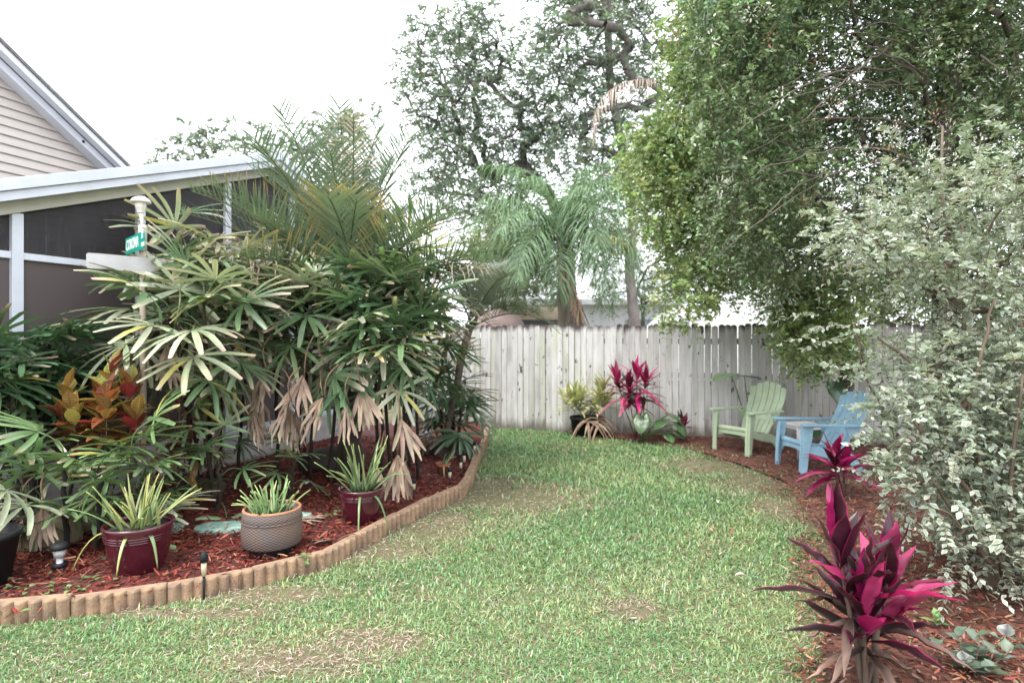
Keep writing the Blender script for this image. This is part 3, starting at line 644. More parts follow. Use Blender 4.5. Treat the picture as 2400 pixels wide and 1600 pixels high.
# pale undergrowth beyond the fence; the hazy tree's haze is in its leaf colour
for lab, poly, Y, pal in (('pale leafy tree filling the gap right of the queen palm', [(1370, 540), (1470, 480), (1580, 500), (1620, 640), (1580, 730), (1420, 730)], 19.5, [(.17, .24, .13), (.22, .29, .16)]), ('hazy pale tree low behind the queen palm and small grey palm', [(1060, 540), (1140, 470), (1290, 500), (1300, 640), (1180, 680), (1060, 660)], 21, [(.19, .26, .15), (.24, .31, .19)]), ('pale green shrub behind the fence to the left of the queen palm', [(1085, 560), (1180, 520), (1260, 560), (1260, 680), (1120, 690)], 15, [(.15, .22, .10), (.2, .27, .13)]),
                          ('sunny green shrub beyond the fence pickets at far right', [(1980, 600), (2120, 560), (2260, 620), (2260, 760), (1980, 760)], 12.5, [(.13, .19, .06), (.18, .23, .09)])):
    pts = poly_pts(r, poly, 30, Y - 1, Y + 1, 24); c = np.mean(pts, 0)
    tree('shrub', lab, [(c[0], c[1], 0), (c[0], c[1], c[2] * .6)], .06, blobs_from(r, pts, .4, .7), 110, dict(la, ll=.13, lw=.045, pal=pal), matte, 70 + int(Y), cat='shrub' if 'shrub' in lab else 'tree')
# bushy bright tree at the fence
r = RNG(54)
polyC = [(1600, -60), (1760, -60), (1860, 200), (1880, 620), (1800, 650), (1700, 680), (1600, 690), (1550, 600), (1520, 450), (1475, 370), (1510, 330), (1560, 330), (1575, 200)]
pc_ = poly_pts(r, polyC, 100, 7.9, 9.2, 30)
low = poly_pts(r, [(1830, 680), (2000, 620), (2010, 830), (1930, 850), (1850, 840), (1820, 780)], 26, 7.7, 8.7, 24)
tb = [gp(1985, 1060), at(1985, 850, 8.6), at(1975, 640, 8.7), at(1900, 420, 8.8), at(1800, 200, 8.8)]; tb[0][2] = -.05
lc = dict(npair=5, ll=.078, lw=.022, pal=[(.28, .39, .12), (.35, .46, .15), (.20, .30, .10), (.41, .49, .21)], fold=.0, seg=2, prof=(.3, 1, .15), a=.2, twig=.004, up=.4)
tree('bushy_tree', 'bright yellow green bushy tree leaning over the fence above the green chair', tb, .10, blobs_from(r, pc_, .24, .42) + blobs_from(r, low, .18, .3), 760, lc, leaf, 55, (.14, .12, .10), .007, grav=-.25, slen=.22, jitter=.7)
# green privet tree with white flowers
r = RNG(56)
polyD = [(1680, -80), (2480, -120), (2520, 760), (2300, 760), (2200, 640), (2050, 640), (1960, 600), (1880, 640), (1790, 660), (1700, 560), (1650, 380), (1620, 220)]
pd = poly_pts(r, polyD, 185, 5.4, 7.4, 38)
td = [gp(2235, 1190), at(2230, 1000, 5.7), at(2225, 700, 5.9), at(2220, 450, 6.0), at(2210, 250, 6.1)]; td[0][2] = -.05
ld = dict(npair=6, ll=.055, lw=.015, pal=[(.14, .23, .095), (.18, .28, .11), (.10, .17, .075), (.26, .36, .17)], fold=.0, seg=2, prof=(.3, 1, .12), a=.2, twig=.004, up=.5)
pv = tree('privet_tree', 'dark green flowering privet tree filling the upper right', td, .085, blobs_from(r, pd, .22, .42), 520, ld, gloss, 57, (.13, .105, .09), .0065, grav=-.15, slen=.3, jitter=.6)
g = Geo(); rr = RNG(58); fl_ = [c + rr.normal(0, .22, 3) + np.array((-.08, -.36, .12)) for c in pd for _ in range(3)]
sel = rr.choice(len(fl_), 260, replace=False); m_ = 26
for brown in (0, 1):
    s_ = sel[brown::3] if brown else np.setdiff1d(sel, sel[1::3]); P = np.repeat(np.array([fl_[i] for i in s_]), m_, 0); n = len(P)
    off_ = rr.normal(0, 1, (n, 3)) * (.034, .034, .042); blades(g, P + off_, unit(off_ + UP * .01), rr.normal(0, 1, (n, 3)), .03, .01, (.4, 1, .4), 0, 0, 1, jit(rr, (.34, .2, .1) if brown else (.68, .68, .6), n, .1))
g.build('blossom', matte, pv, w=True, kind='stuff')
# long bare arching shoots of the privet
g = Geo()
for (x0, y0, Y0, x1, y1, Y1, sag) in ((2200, 150, 5.9, 1960, 85, 5.2, .1), (2180, 220, 5.9, 1830, 240, 5.1, .15), (2200, 390, 5.8, 1780, 400, 4.9, .18), (2200, 390, 5.8, 1700, 590, 5.0, .3), (2100, 100, 5.7, 1880, 290, 5.0, .05), (2300, 130, 5.6, 2380, 190, 5.2, .0), (2190, 200, 5.8, 2030, 110, 5.0, .05), (1990, 400, 5.6, 1780, 520, 5, .12), (2100, 160, 5.7, 1720, 320, 4.9, .2)):
    q = np.linspace(0, 1, 14)[:, None]; pts = at(x0, y0, Y0) * (1 - q) + at(x1, y1, Y1) * q + UP * sag * np.sin(q * 3.14) + rr.normal(0, .012, (14, 3))
    tube(g, pts, np.linspace(.012, .003, 14), 6, (.16, .13, .11))
for k in range(9):
    x0, y0 = rr.uniform(1950, 2300), rr.uniform(60, 460); q = np.linspace(0, 1, 10)[:, None]; a_ = at(x0, y0, 5.6); b_ = at(x0 - rr.uniform(120, 380), y0 + rr.uniform(-120, 160), rr.uniform(4.9, 5.3))
    tube(g, a_ * (1 - q) + b_ * q + UP * .12 * np.sin(q * 3.14) + rr.normal(0, .012, (10, 3)), np.linspace(.007, .0025, 10), 5, (.13, .105, .09))
g.build('branch', barkm, pv, w=True)
# variegated privet
r = RNG(60)
polyE = [(1920, 530), (2040, 450), (2150, 470), (2260, 390), (2420, 360), (2520, 420), (2520, 1360), (2400, 1330), (2330, 1300), (2260, 1180), (2170, 1130), (2140, 1090), (2130, 960), (2150, 860), (2110, 800), (2050, 640), (1980, 600)]
pe = [c for c in poly_pts(r, polyE, 190, 3.5, 4.7, 32) if c[2] < 1.65 + (785 - 800) / FPX * c[1]]
up_ = poly_pts(r, [(1930, 560), (2050, 470), (2160, 480), (2260, 400), (2420, 370), (2520, 420), (2520, 800), (2330, 800), (2280, 700), (2180, 720), (2150, 640), (2060, 650)], 48, 3.7, 4.7, 34)
lowE = poly_pts(r, [(2060, 1060), (2200, 1130), (2300, 1290), (2200, 1330), (2150, 1180), (2050, 1120)], 7, 3.3, 3.8, 34)
te = [gp(2330, 1400), at(2310, 1200, 4.0), at(2270, 950, 4.2), at(2230, 760, 4.3), at(2200, 640, 4.3)]; te[0][2] = -.05
VC, VE = [(.21, .28, .19), (.15, .22, .14), (.27, .33, .24)], [(.68, .70, .58), (.60, .64, .52), (.72, .72, .64)]
le = dict(npair=7, ll=.05, lw=.0150, pal=VC, CE=VE, fold=.2, seg=2, prof=(.3, 1, .1), a=.15, twig=.0028, up=.8, fwd=.5, cols=(-1., -.55, .55, 1.), ew=(1., .15, .15, 1.))
ve = tree('variegated_privet', 'cream edged variegated privet shrub along the right border', te, .045, blobs_from(r, pe, .16, .30, .6) + blobs_from(r, up_, .16, .27, .35) + blobs_from(r, lowE, .1, .17, .6), 600, le, leaf, 61, (.16, .12, .09), .0045, cat='shrub', grav=.05, slen=.24, jitter=.55)
g = Geo(); rr = RNG(62); P, D, Ls = [], [], []
for (x0, y0, x1, y1, Y) in ((2060, 770, 1800, 720, 4.0), (2060, 800, 1830, 790, 3.9), (2080, 620, 1880, 520, 4.1), (2080, 640, 1890, 565, 4.0), (2060, 560, 1940, 470, 4.2), (2050, 870, 1900, 850, 3.9), (2090, 1010, 1990, 1030, 3.8), (2180, 460, 2050, 290, 4.2), (2250, 760, 2262, 560, 3.9), (2110, 960, 2000, 940, 3.9), (2150, 1150, 2050, 1110, 3.6), (2110, 1090, 2030, 1060, 3.7), (2290, 420, 2250, 270, 4.1), (2370, 330, 2320, 240, 4.0)):
    a_, b_ = at(x0, y0, Y), at(x1, y1, Y - .15)
    for k in range(3):
        P.append(a_ + (b_ - a_) * k * .3 + rr.normal(0, .02, 3)); D.append(unit(b_ - a_) + rr.normal(0, .12, 3)); Ls.append(np.linalg.norm(b_ - a_) * .42)
sprigs(g, rr, np.array(P), np.array(D), np.array(Ls), **dict(le, npair=11, ll=.056, lw=.0165))
g.build('shoot', leaf, ve, w=True, kind='stuff')
g = Geo()
for (x0, y0, Y0, x1, y1, Y1) in ((2225, 860, 4.1, 2205, 300, 4.3), (2262, 800, 4.0, 2255, 520, 3.9), (2120, 1050, 4.4, 2030, 880, 4.3), (2030, 880, 4.3, 2000, 760, 4.3), (2225, 700, 4.2, 2110, 650, 4.1), (2330, 1330, 3.7, 2180, 1120, 3.5), (2350, 1350, 3.7, 2260, 900, 3.6), (2300, 1200, 3.6, 2140, 980, 3.5), (2360, 1300, 3.6, 2390, 880, 3.5), (2220, 900, 3.8, 2060, 790, 3.9), (2260, 960, 3.6, 2330, 700, 3.6)):
    q = np.linspace(0, 1, 8)[:, None]; tube(g, at(x0, y0, Y0) * (1 - q) + at(x1, y1, Y1) * q + rr.normal(0, .008, (8, 3)), np.linspace(.014, .007, 8), 6, (.17, .13, .1))
g.build('branch', barkm, ve, w=True)

# ------------------------------------------------------------------ lawn grass and mulch chips
r = RNG(70)
PATCH = [(gp(1110, 1165), .75, .75), (gp(1240, 1165), .65, .55), (gp(1030, 1225), .4, .45), (gp(1660, 1095), .6, .6), (gp(1790, 1140), .5, .6), (gp(700, 1545), .35, .16), (gp(860, 1500), .3, .13), (gp(640, 1395), .45, .12), (gp(420, 1440), .6, .06), (gp(900, 1290), .35, .25), (gp(1490, 1430), .16, .12), (gp(1860, 1200), .3, .4)]
def bare(X, Y):
    b_ = np.zeros_like(X)
    for c, rx, ry in PATCH: b_ = np.maximum(b_, 1.55 - np.sqrt(((X - c[0]) / rx) ** 2 + ((Y - c[1]) / ry) ** 2))
    ed_ = np.clip(.35 - (X - XL(Y)) * 2.2, 0, .4)
    return np.clip(b_ + ed_ + .22 * vnoise(X, Y, 9) + .12 * vnoise(X, Y, 31), 0, 1)
n = 450000
Yr = 1.9 * (10.7 / 1.9) ** r.random(n); Xr = r.uniform(-4.5, 4, n) * np.minimum(1, Yr / 4.0)
ok = (Xr > XL(Yr) + .015) & (Xr < XR(Yr) + .13 * vnoise(Xr, Yr, 2.6) + .10 * vnoise(Xr, Yr, 9) + .08 * r.normal(0, 1, len(Xr))) & (Yr < fenceY(Xr) - .05) & (np.abs(Xr) < Yr * .92 + .3) | ((Xr > XR(Yr) - .2) & (Xr < XR(Yr) + .75) & (Yr > 4.5) & (Yr < 8.2) & (vnoise(Xr, Yr, 4.2) + .5 * vnoise(Xr, Yr, 13) > .75))
Xr, Yr = Xr[ok], Yr[ok]; bb = bare(Xr, Yr); ok = r.random(len(Xr)) > bb * .96; Xr, Yr, bb = Xr[ok], Yr[ok], bb[ok]
n = len(Xr); big = np.clip(Yr / 4, .62, 1.7) ** .75
cl = vnoise(Xr, Yr, 3.1); cl2 = vnoise(Xr + 3, Yr, 7.7)
lush = np.array((.12, .26, .085)); mid = np.array((.20, .34, .125)); yel = np.array((.37, .41, .17)); stw = np.array((.48, .42, .27)); sil = np.array((.29, .40, .25))
w_ = np.stack((np.clip(.55 + .5 * cl, .05, 1), np.clip(.6 - .1 * cl, .1, 1), np.clip(.16 - .35 * cl + .3 * bb, .02, 1), np.clip(.02 + .5 * bb - .08 * cl2, .005, 1), np.full(n, .16)), 1); w_ /= w_.sum(1, keepdims=True)
ch = (r.random((n, 1)) > np.cumsum(w_, 1)).sum(1).clip(0, 4); Cg = np.stack((lush, mid, yel, stw, sil))[ch] * np.exp(r.normal(0, .22, (n, 1)))
az = r.uniform(0, 6.283, n); el = np.abs(r.normal(.75, .38, n))
g = Geo(); blades(g, np.c_[Xr, Yr, np.full(n, -.004)], np.c_[np.cos(az) * np.cos(el), np.sin(az) * np.cos(el), np.sin(el)], np.c_[-np.cos(az) * np.sin(el), -np.sin(az) * np.sin(el), np.cos(el)] + r.normal(0, .25, (n, 3)), r.uniform(.024, .056, n) * big, r.uniform(.0022, .0046, n) * big, (.8, 1., .12), r.uniform(.1, .8, n), 0, 2, Cg * .75, Cg * 1.1, cp=1)
gr = g.build('grass', grassm, kind='stuff'); gr['label'] = 'short patchy green lawn grass covering the yard'; gr['category'] = 'grass'
# dry thatch lying in the bare patches and along the edging
n = 110000; Yr = 2.2 * (10.5 / 2.2) ** r.random(n); Xr = r.uniform(-4, 3.6, n) * np.minimum(1, Yr / 4); bb = bare(Xr, Yr)
ok = (Xr > XL(Yr) + .01) & (Xr < XR(Yr) + .3) & (Yr < fenceY(Xr) - .05) & (r.random(n) < bb * .9 + .005); Xr, Yr = Xr[ok], Yr[ok]; n = len(Xr); az = r.uniform(0, 6.28, n)
g = Geo(); blades(g, np.c_[Xr, Yr, r.uniform(.004, .03, n)], np.c_[np.cos(az), np.sin(az), r.normal(.05, .2, n)], np.c_[r.normal(0, .4, (n, 2)), np.ones(n)], r.uniform(.015, .045, n), r.uniform(.001, .0028, n), (.7, 1, .3), .2, 0, 2, pick(r, [(.42, .32, .24), (.50, .42, .33), (.28, .19, .14), (.38, .27, .21)], n, .2))
th = g.build('dry_thatch', dry, kind='stuff'); th['label'] = 'dry straw coloured thatch in the bare lawn patches'; th['category'] = 'thatch'
def chips(name, label, X, Y, z, pal, pp=None, s=1.):
    n = len(X); az = r.uniform(0, 6.28, n); g = Geo()
    blades(g, np.c_[X, Y, z + np.abs(r.normal(.012, .010, n))], np.c_[np.cos(az), np.sin(az), r.normal(0, .25, n)], np.c_[r.normal(0, .45, (n, 2)), np.ones(n)], r.uniform(.02, .075, n) * s, r.uniform(.003, .009, n) * s, (.7, 1., .8, .3), r.normal(0, .15, n), .5, 2, pick(r, pal, n, .25, pp))
    o_ = g.build(name, chipm, kind='stuff'); o_['label'] = label; o_['category'] = 'mulch'; return o_
n = 52000; Y = r.uniform(2.9, 9.2, n) ** 1.; X = r.uniform(-5, 0, n); ok = (X < XL(Y) - .06) & (X > wallX(Y) + .05) & (r.random(n) < (4.5 / Y).clip(0, 1)); X, Y = X[ok], Y[ok]
chips('mulch_chips', 'red wood mulch chips over the palm bed', X, Y, BEDZ, [(.20, .038, .024), (.13, .024, .018), (.07, .018, .014), (.28, .075, .045), (.30, .17, .11)], (.34, .26, .2, .14, .06), 1.05)
n = 60000; Y = 2.2 * (9.8 / 2.2) ** r.random(n); X = r.uniform(.5, 8, n); ok = (X > XR(Y) + .13 * vnoise(X, Y, 2.6) + .1 * vnoise(X, Y, 9) - .12) & (Y < fenceY(X)) & (X < Y * 1.0 + .3); X, Y = X[ok], Y[ok]
chips('border_mulch', 'orange brown mulch and leaf litter under the right hand shrubs', X, Y, .025, [(.26, .08, .045), (.18, .055, .035), (.09, .045, .032), (.32, .20, .14), (.13, .055, .038), (.22, .16, .11)], (.2, .22, .22, .12, .14, .1), .9)

# ------------------------------------------------------------------ pots and their plants
def aloe(label, c, z, n, L, spread, pal, seed, hang=0, cat='plant', name='aloe'):
    rng = RNG(seed); p = thing(name, label, cat, (c[0], c[1], z))
    for i in range(n):
        f = i / n; az = rng.uniform(0, 6.28); off = np.array((math.cos(az), math.sin(az), 0)) * rng.uniform(0, spread); a2 = az + rng.normal(0, .7)
        el = rng.uniform(.75, 1.45); dr = rng.uniform(0, .25)
        if i < hang: el = .35; off *= 1.; dr = 1.5; a2 = (4.9, 5.6, 3.6, 4.4)[i % 4]; off = np.array((math.cos(a2), math.sin(a2), 0)) * spread
        g = Geo(); ll = L * rng.uniform(.55, 1.1); C = pick(rng, pal, 1, .12)
        blades(g, off[None], (math.cos(a2) * math.cos(el), math.sin(a2) * math.cos(el), math.sin(el)), (-math.cos(a2), -math.sin(a2), .6), ll, rng.uniform(.007, .012), AL, dr + rng.uniform(0, .25), .55, 7, C, C * (1.25, 1.1, .8))
        me = g.mesh('leaf', wax); o_ = link('leaf', me, p); s_ = o_.modifiers.new('thick', 'SOLIDIFY'); s_.thickness = .006; s_.offset = -1
    return p
def pot(name, label, c, prof, z, mat, cat='pot', rings=None, soil_z=None, soil_r=None, n=48):
    p = thing(name, label, cat, (c[0], c[1], z)); g = Geo(); lathe(g, prof, n); g.build('body', mat, p)
    if rings:
        for rr_, zz in rings:
            g = Geo(); th = np.linspace(0, 6.2832, 49); V = np.c_[np.cos(th) * rr_, np.sin(th) * rr_, th * 0 + zz]; tube(g, V, .0055, 6, cap=False); g.build('ring', mat, p)
    if soil_z: g = Geo(); lathe(g, [(0, soil_z - .02), (soil_r, soil_z - .02), (soil_r, soil_z), (0, soil_z + .012)], 32); g.build('soil', soil, p)
    return p
def maroon_prof(R, H): return [(0, 0), (R * .66, 0), (R * .72, H * .06), (R * .84, H * .4), (R * .90, H * .68), (R * .93, H * .74), (R * .93, H * .82), (R * .985, H * .9), (R, H * .97), (R * .985, H), (R * .93, H), (R * .90, H * .9), (R * .86, H * .6), (0, H * .58)]
PA = np.array((-2.51, 4.02)); PB = np.array((-1.75, 4.36)); PC = np.array((-1.277, 5.06))
ALO = [(.20, .30, .085), (.28, .36, .10), (.14, .24, .08), (.36, .38, .12)]
pot('maroon_pot', 'large glazed maroon pot at front left of the mulch bed', PA, maroon_prof(.215, .32), BEDZ, maroon, rings=[(.197, .226), (.199, .242), (.201, .258)], soil_z=.28, soil_r=.192)
aloe('yellow green aloe growing in the front maroon pot', PA, BEDZ + .272, 44, .36, .14, ALO + [(.40, .38, .09)], 81, 3)
pot('maroon_pot', 'smaller glazed maroon pot near the edging curve', PC, maroon_prof(.193, .29), BEDZ, maroon, rings=[(.177, .205), (.179, .22), (.181, .235)], soil_z=.25, soil_r=.172)
aloe('green aloe with long leaves in the smaller maroon pot', PC, BEDZ + .245, 36, .46, .11, [(.12, .22, .08), (.17, .28, .09), (.22, .33, .11)], 82, 2)
# woven basket
m, t, b, o = nodes('wicker')
tc = nd(t, 'TexCoord'); sp_ = nd(t, 'SeparateXYZ'); t.links.new(tc.outputs['Object'], sp_.inputs[0])
an = nd(t, 'Math', operation='ARCTAN2'); t.links.new(sp_.outputs[1], an.inputs[0]); t.links.new(sp_.outputs[0], an.inputs[1])
def mth(op, a, bb_):
    n_ = nd(t, 'Math', operation=op)
    for i_, v in enumerate((a, bb_)):
        if isinstance(v, (int, float)): n_.inputs[i_].default_value = v
        else: t.links.new(v, n_.inputs[i_])
    return n_.outputs[0]
wa = mth('SINE', mth('MULTIPLY', an.outputs[0], 34), 0); wz = mth('SINE', mth('MULTIPLY', sp_.outputs[2], 330), 0)
wv_ = mth('MULTIPLY', wa, wz); hv = mth('ADD', mth('MULTIPLY', wv_, .5), .5)
cc = mixc(t, ramp(t, noise(t, 7, 5), .35, .65), (.175, .115, .085), (.135, .115, .112))
cc = mixc(t, ramp(t, mth('ADD', sp_.outputs[2], mth('MULTIPLY', noise(t, 9, 3), .12)), .16, .02), cc, (.17, .145, .15))
t.links.new(mixc(t, hv, mixc(t, 1., cc, (.42, .40, .40), 'MULTIPLY'), cc), b.inputs[0]); b.inputs['Roughness'].default_value = .8; bump(t, b, hv, .9, .006)
wick = m; rimm = plain('wicker_rim', (.40, .19, .10), .8, .25, 10, .3)
p = pot('basket_planter', 'woven basket planter with grey brown weave between the maroon pots', PB, [(0, .06), (.19, .06), (.205, .075), (.212, .15), (.205, .235), (.203, .24), (.207, .245), (.20, .315), (.185, .315), (.18, .25), (0, .24)], BEDZ, wick, soil_z=.27, soil_r=.178)
g = Geo(); lathe(g, [(0, -.01), (.15, -.01), (.165, .05), (.175, .075), (0, .075)], 40); g.build('base_pot', pot_black, p)
g = Geo(); th = np.linspace(0, 6.2832, 49); tube(g, np.c_[np.cos(th) * .192, np.sin(th) * .192, th * 0 + .315], .0105, 8, cap=False); g.build('rim', rimm, p)
g = Geo(); tube(g, np.c_[np.cos(th) * .206, np.sin(th) * .206, th * 0 + .24], .006, 6, cap=False); g.build('band', wick, p)
aloe('fresh light green aloe sprouts in the woven basket planter', PB, BEDZ + .265, 46, .25, .14, [(.22, .36, .12), (.28, .42, .15), (.16, .3, .1)], 83, 0)
bp = at(-48, 1300, 3.75)
p = pot('nursery_pot', 'black plastic nursery pot cut by the left picture edge', bp[:2], [(0, 0), (.15, 0), (.20, .30), (.215, .30), (.215, .335), (.20, .335), (.19, .25), (0, .24)], BEDZ, pot_black, soil_z=.27, soil_r=.185)
tp = gp(1037, 1115, BEDZ)
pot('terracotta_pot', 'small terracotta pot among the path lights', tp[:2] + (0, .06), [(0, 0), (.055, 0), (.075, .10), (.083, .10), (.085, .135), (.075, .135), (.068, .1), (0, .09)], BEDZ, terracotta, soil_z=.115, soil_r=.07)
aloe('thin trailing succulent in the small terracotta pot', tp[:2] + (0, .06), BEDZ + .11, 6, .2, .04, [(.16, .26, .12), (.3, .3, .14)], 84, 2, name='succulent')
fp_ = gp(1378, 1025)[:2] + np.array((0, .2))
pot('nursery_pot', 'black nursery pot holding the yellow variegated plant by the fence', fp_, [(0, 0), (.22, 0), (.26, .27), (.275, .27), (.275, .31), (.255, .31), (.245, .24), (0, .23)], 0, pot_black, soil_z=.27, soil_r=.24)

def leafy(name, label, base, stems, nleaf, L, W, pal, pale, seed, cat='plant', prof=LANCE, droop=.5, el=(.2, 1.2), mat=None, CE=None, stem_c=(.12, .09, .07), top=.35, rs=.008, fold=.3, cols=None, ew=None, wave=.0, dead=0, cp=2., seg=6, streak=0., band=None):
    """plant of single large leaves whorled round the upper stems; every leaf is its own part"""
    mat = mat or (ti if name in ('cordyline', 'croton') else gloss)
    rng = RNG(seed); p = thing(name, label, cat, tuple(base))
    for st in stems:
        st = np.asarray(st, float); q = np.linspace(0, 1, 7)[:, None]
        g = Geo(); tube(g, st * q + np.c_[rng.normal(0, .006, (7, 2)), np.zeros(7)], np.linspace(rs, rs * .7, 7), 7, stem_c); g.build('stem', barkm, p)
        a0 = rng.uniform(0, 6.28)
        for i in range(nleaf):
            f = i / max(nleaf - 1, 1); pos = st * (1 - top * f); az = a0 + i * 2.399 + rng.normal(0, .2); e = el[1] + (el[0] - el[1]) * f + rng.normal(0, .12) - (.35 if dead and f > 1 - dead else 0)
            dd = dead and f > 1 - dead
            tipw = np.asarray(base) + pos + np.array((math.cos(az), math.sin(az), 0)) * L
            if tipw[1] > fenceY(tipw[0]) - .04: az = -az
            C0 = pick(rng, pal, 1, .15) if not dd else pick(rng, [(.035, .018, .02), (.05, .024, .02)], 1); C1 = C0 if not dd else pick(rng, [(.25, .155, .105), (.19, .10, .075)], 1)
            E = pick(rng, pale, 1, .12) if pale is not None and not dd else None
            g = Geo(); blades(g, pos[None], (math.cos(az) * math.cos(e), math.sin(az) * math.cos(e), math.sin(e)), (-math.cos(az) * math.sin(e), -math.sin(az) * math.sin(e), math.cos(e)), L * rng.uniform(.8, 1.15) * (.75 + .5 * f if not dd else 1), W * rng.uniform(.85, 1.15) * (.62 if dd else 1), prof, droop * (.5 + f) * (1.25 if dd else 1), fold if not dd else .7, seg, C0, C1, E, cols, ew, cp if not dd else 1.3, wave if not dd else .25, rng, streak, None if band is None or dd else pick(rng, band, 1, .1))
            g.build('leaf' if not dd else 'withered_leaf', mat if not dd else dry, p)
    return p
TI5 = (-1., -.93, -.8, 0., .8, .93, 1.); TIE = (1., .7, .0, .0, .0, .7, 1.)
BUR, PNK = [(.034, .010, .017), (.045, .012, .020), (.028, .014, .014)], [(.32, .02, .095), (.27, .015, .08)]
MAG = [(.30, .012, .09), (.25, .010, .07), (.38, .07, .15), (.15, .01, .042)]
# foreground cordyline: two burgundy stems, two magenta stems
b0 = gp(2030, 1640); b0[2] = 0
leafy('cordyline', 'burgundy and magenta cordyline in the right foreground', b0, [(-.12, .02, .70), (.14, .06, .56), (-.04, -.06, .48), (.02, .1, .38)], 18, .36, .044, BUR + BUR + [(.26, .01, .075), (.33, .015, .10), (.38, .05, .14), (.30, .012, .09)], PNK, 91, droop=.22, el=(.3, 1.45), cols=TI5, ew=TIE, wave=.10, streak=.22, seg=10, dead=.16, top=.5, rs=.013, stem_c=(.13, .095, .075))
ps_ = [o_ for o_ in COL.objects if o_.name.startswith('cordyline')][0]
g = Geo(); tube(g, np.array([(.05, .02, 0), (.06, .03, .25), (.075, .03, .48)]), .016, 8, (.17, .13, .10)); g.build('stem', barkm, ps_)
b1 = gp(1975, 1170); b1[2] = 0
leafy('cordyline', 'magenta cordyline in front of the blue chair', b1, [(-.12, -.05, .40), (.04, .03, .34), (-.02, .1, .42)], 11, .38, .043, BUR + MAG[:3] + MAG[:2], PNK, 92, streak=.22, droop=.3, el=(.0, 1.35), cols=TI5, ew=TIE, wave=.05, top=.45, rs=.010)
b2 = gp(1490, 1034); b2[2] = 0
leafy('cordyline', 'tall hot pink cordyline standing against the fence', b2, [(-.30, .0, .95), (.02, .0, 1.06), (.18, .05, .95), (-.12, -.05, .86)], 21, .38, .042, [(.40, .03, .13), (.34, .02, .10), (.46, .10, .19), (.22, .015, .06), (.07, .015, .025)], None, 93, streak=.2, droop=.25, el=(-.25, 1.35), top=.3, rs=.009, stem_c=(.11, .05, .05))
b3 = at(2150, 1020, 5.6); b3[2] = 0
leafy('cordyline', 'red cordyline showing through the variegated shrub', b3, [(0, 0, .55), (.05, .08, .62)], 9, .34, .045, MAG, None, 94, droop=.3, el=(0, 1.35), top=.4)
b4 = gp(1598, 1033); b4[2] = 0
leafy('cordyline', 'small burgundy cordyline left of the green chair', b4, [(0, 0, .34), (.06, 0, .28)], 8, .22, .026, BUR + [(.3, .02, .07)], None, 95, droop=.2, el=(.1, 1.3), top=.4, stem_c=(.1, .05, .04))
# croton
CRO = [(.34, .36, .08), (.34, .16, .04), (.27, .03, .03), (.36, .28, .06), (.28, .05, .045), (.28, .35, .09), (.26, .035, .04), (.36, .34, .07)]
bc = gp(300, 1180, BEDZ); bc[2] = BEDZ
leafy('croton', 'croton shrub with yellow, orange and red leaves behind the young palm', at(232, 1000, 4.72) * (1, 1, 0) + UP * BEDZ, [(-.25, .0, 1.15), (.08, .04, 1.33), (-.05, .1, 1.12), (-.33, .05, .95), (.06, -.05, 1.05), (.22, .05, 1.2), (.3, .0, .95), (-.15, -.1, 1.0), (.15, -.12, 1.12)], 15, .23, .05, CRO, [(.36, .22, .05), (.28, .05, .04), (.40, .38, .09)], 96, prof=(.2, .7, 1, .9, .5, .05), droop=.2, el=(.0, 1.2), cols=(-1, -.7, -.12, 0, .12, .7, 1), ew=(.7, .15, .3, 1, .3, .15, .7), top=.35, fold=.3, seg=16, band=[(.05, .06, .02), (.10, .03, .02), (.07, .02, .02)])
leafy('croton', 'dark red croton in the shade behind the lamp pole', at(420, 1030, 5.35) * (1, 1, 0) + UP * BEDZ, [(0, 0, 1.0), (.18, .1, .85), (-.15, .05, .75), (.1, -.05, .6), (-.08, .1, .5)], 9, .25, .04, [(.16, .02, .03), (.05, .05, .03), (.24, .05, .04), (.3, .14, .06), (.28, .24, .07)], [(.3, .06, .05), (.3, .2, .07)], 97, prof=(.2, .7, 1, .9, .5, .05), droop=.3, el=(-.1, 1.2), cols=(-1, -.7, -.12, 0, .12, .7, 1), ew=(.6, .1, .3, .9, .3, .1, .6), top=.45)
# variegated ginger in the nursery pot
vg = RNG(98); st_ = [(vg.normal(-.26, .12), vg.normal(0, .08), vg.uniform(.3, .6)) for _ in range(7)] + [(vg.normal(.26, .1), vg.normal(0, .08), vg.uniform(.3, .58)) for _ in range(6)]
leafy('variegated_ginger', 'yellow and green striped bushy plant in the black pot by the fence', (fp_[0], fp_[1], .26), st_, 12, .38, .029, [(.50, .52, .20), (.28, .36, .12), (.60, .58, .30)], [(.58, .56, .28), (.5, .5, .2)], 99, droop=.25, el=(.3, 1.1), top=.55, rs=.005, stem_c=(.2, .24, .08))
leafy('coleus', 'silvery green veined foliage plant in the bottom right corner', gp(2290, 1580) * (1, 1, 0), [(-.22, .05, .14), (-.08, .02, .18), (.05, .06, .16), (.16, -.02, .14), (-.14, -.1, .12), (.22, .1, .14), (-.03, -.14, .1)], 7, .085, .034, [(.16, .21, .16), (.11, .18, .11), (.20, .23, .20), (.06, .055, .055)], [(.24, .30, .24), (.08, .14, .07)], 100, prof=(.35, .9, 1, .8, .35, .05), droop=.2, el=(.0, .8), top=.9, rs=.004, stem_c=(.25, .15, .1), wave=.06)
leafy('weed_seedling', 'fresh green seedling on the orange mulch behind the silvery plant', gp(2195, 1480) * (1, 1, 0), [(0, 0, .10), (.03, .02, .07)], 5, .06, .02, [(.18, .34, .08), (.12, .26, .07)], None, 101, prof=(.3, .9, 1, .8, .35, .05), droop=.1, el=(.2, 1.1), rs=.003, top=.5)

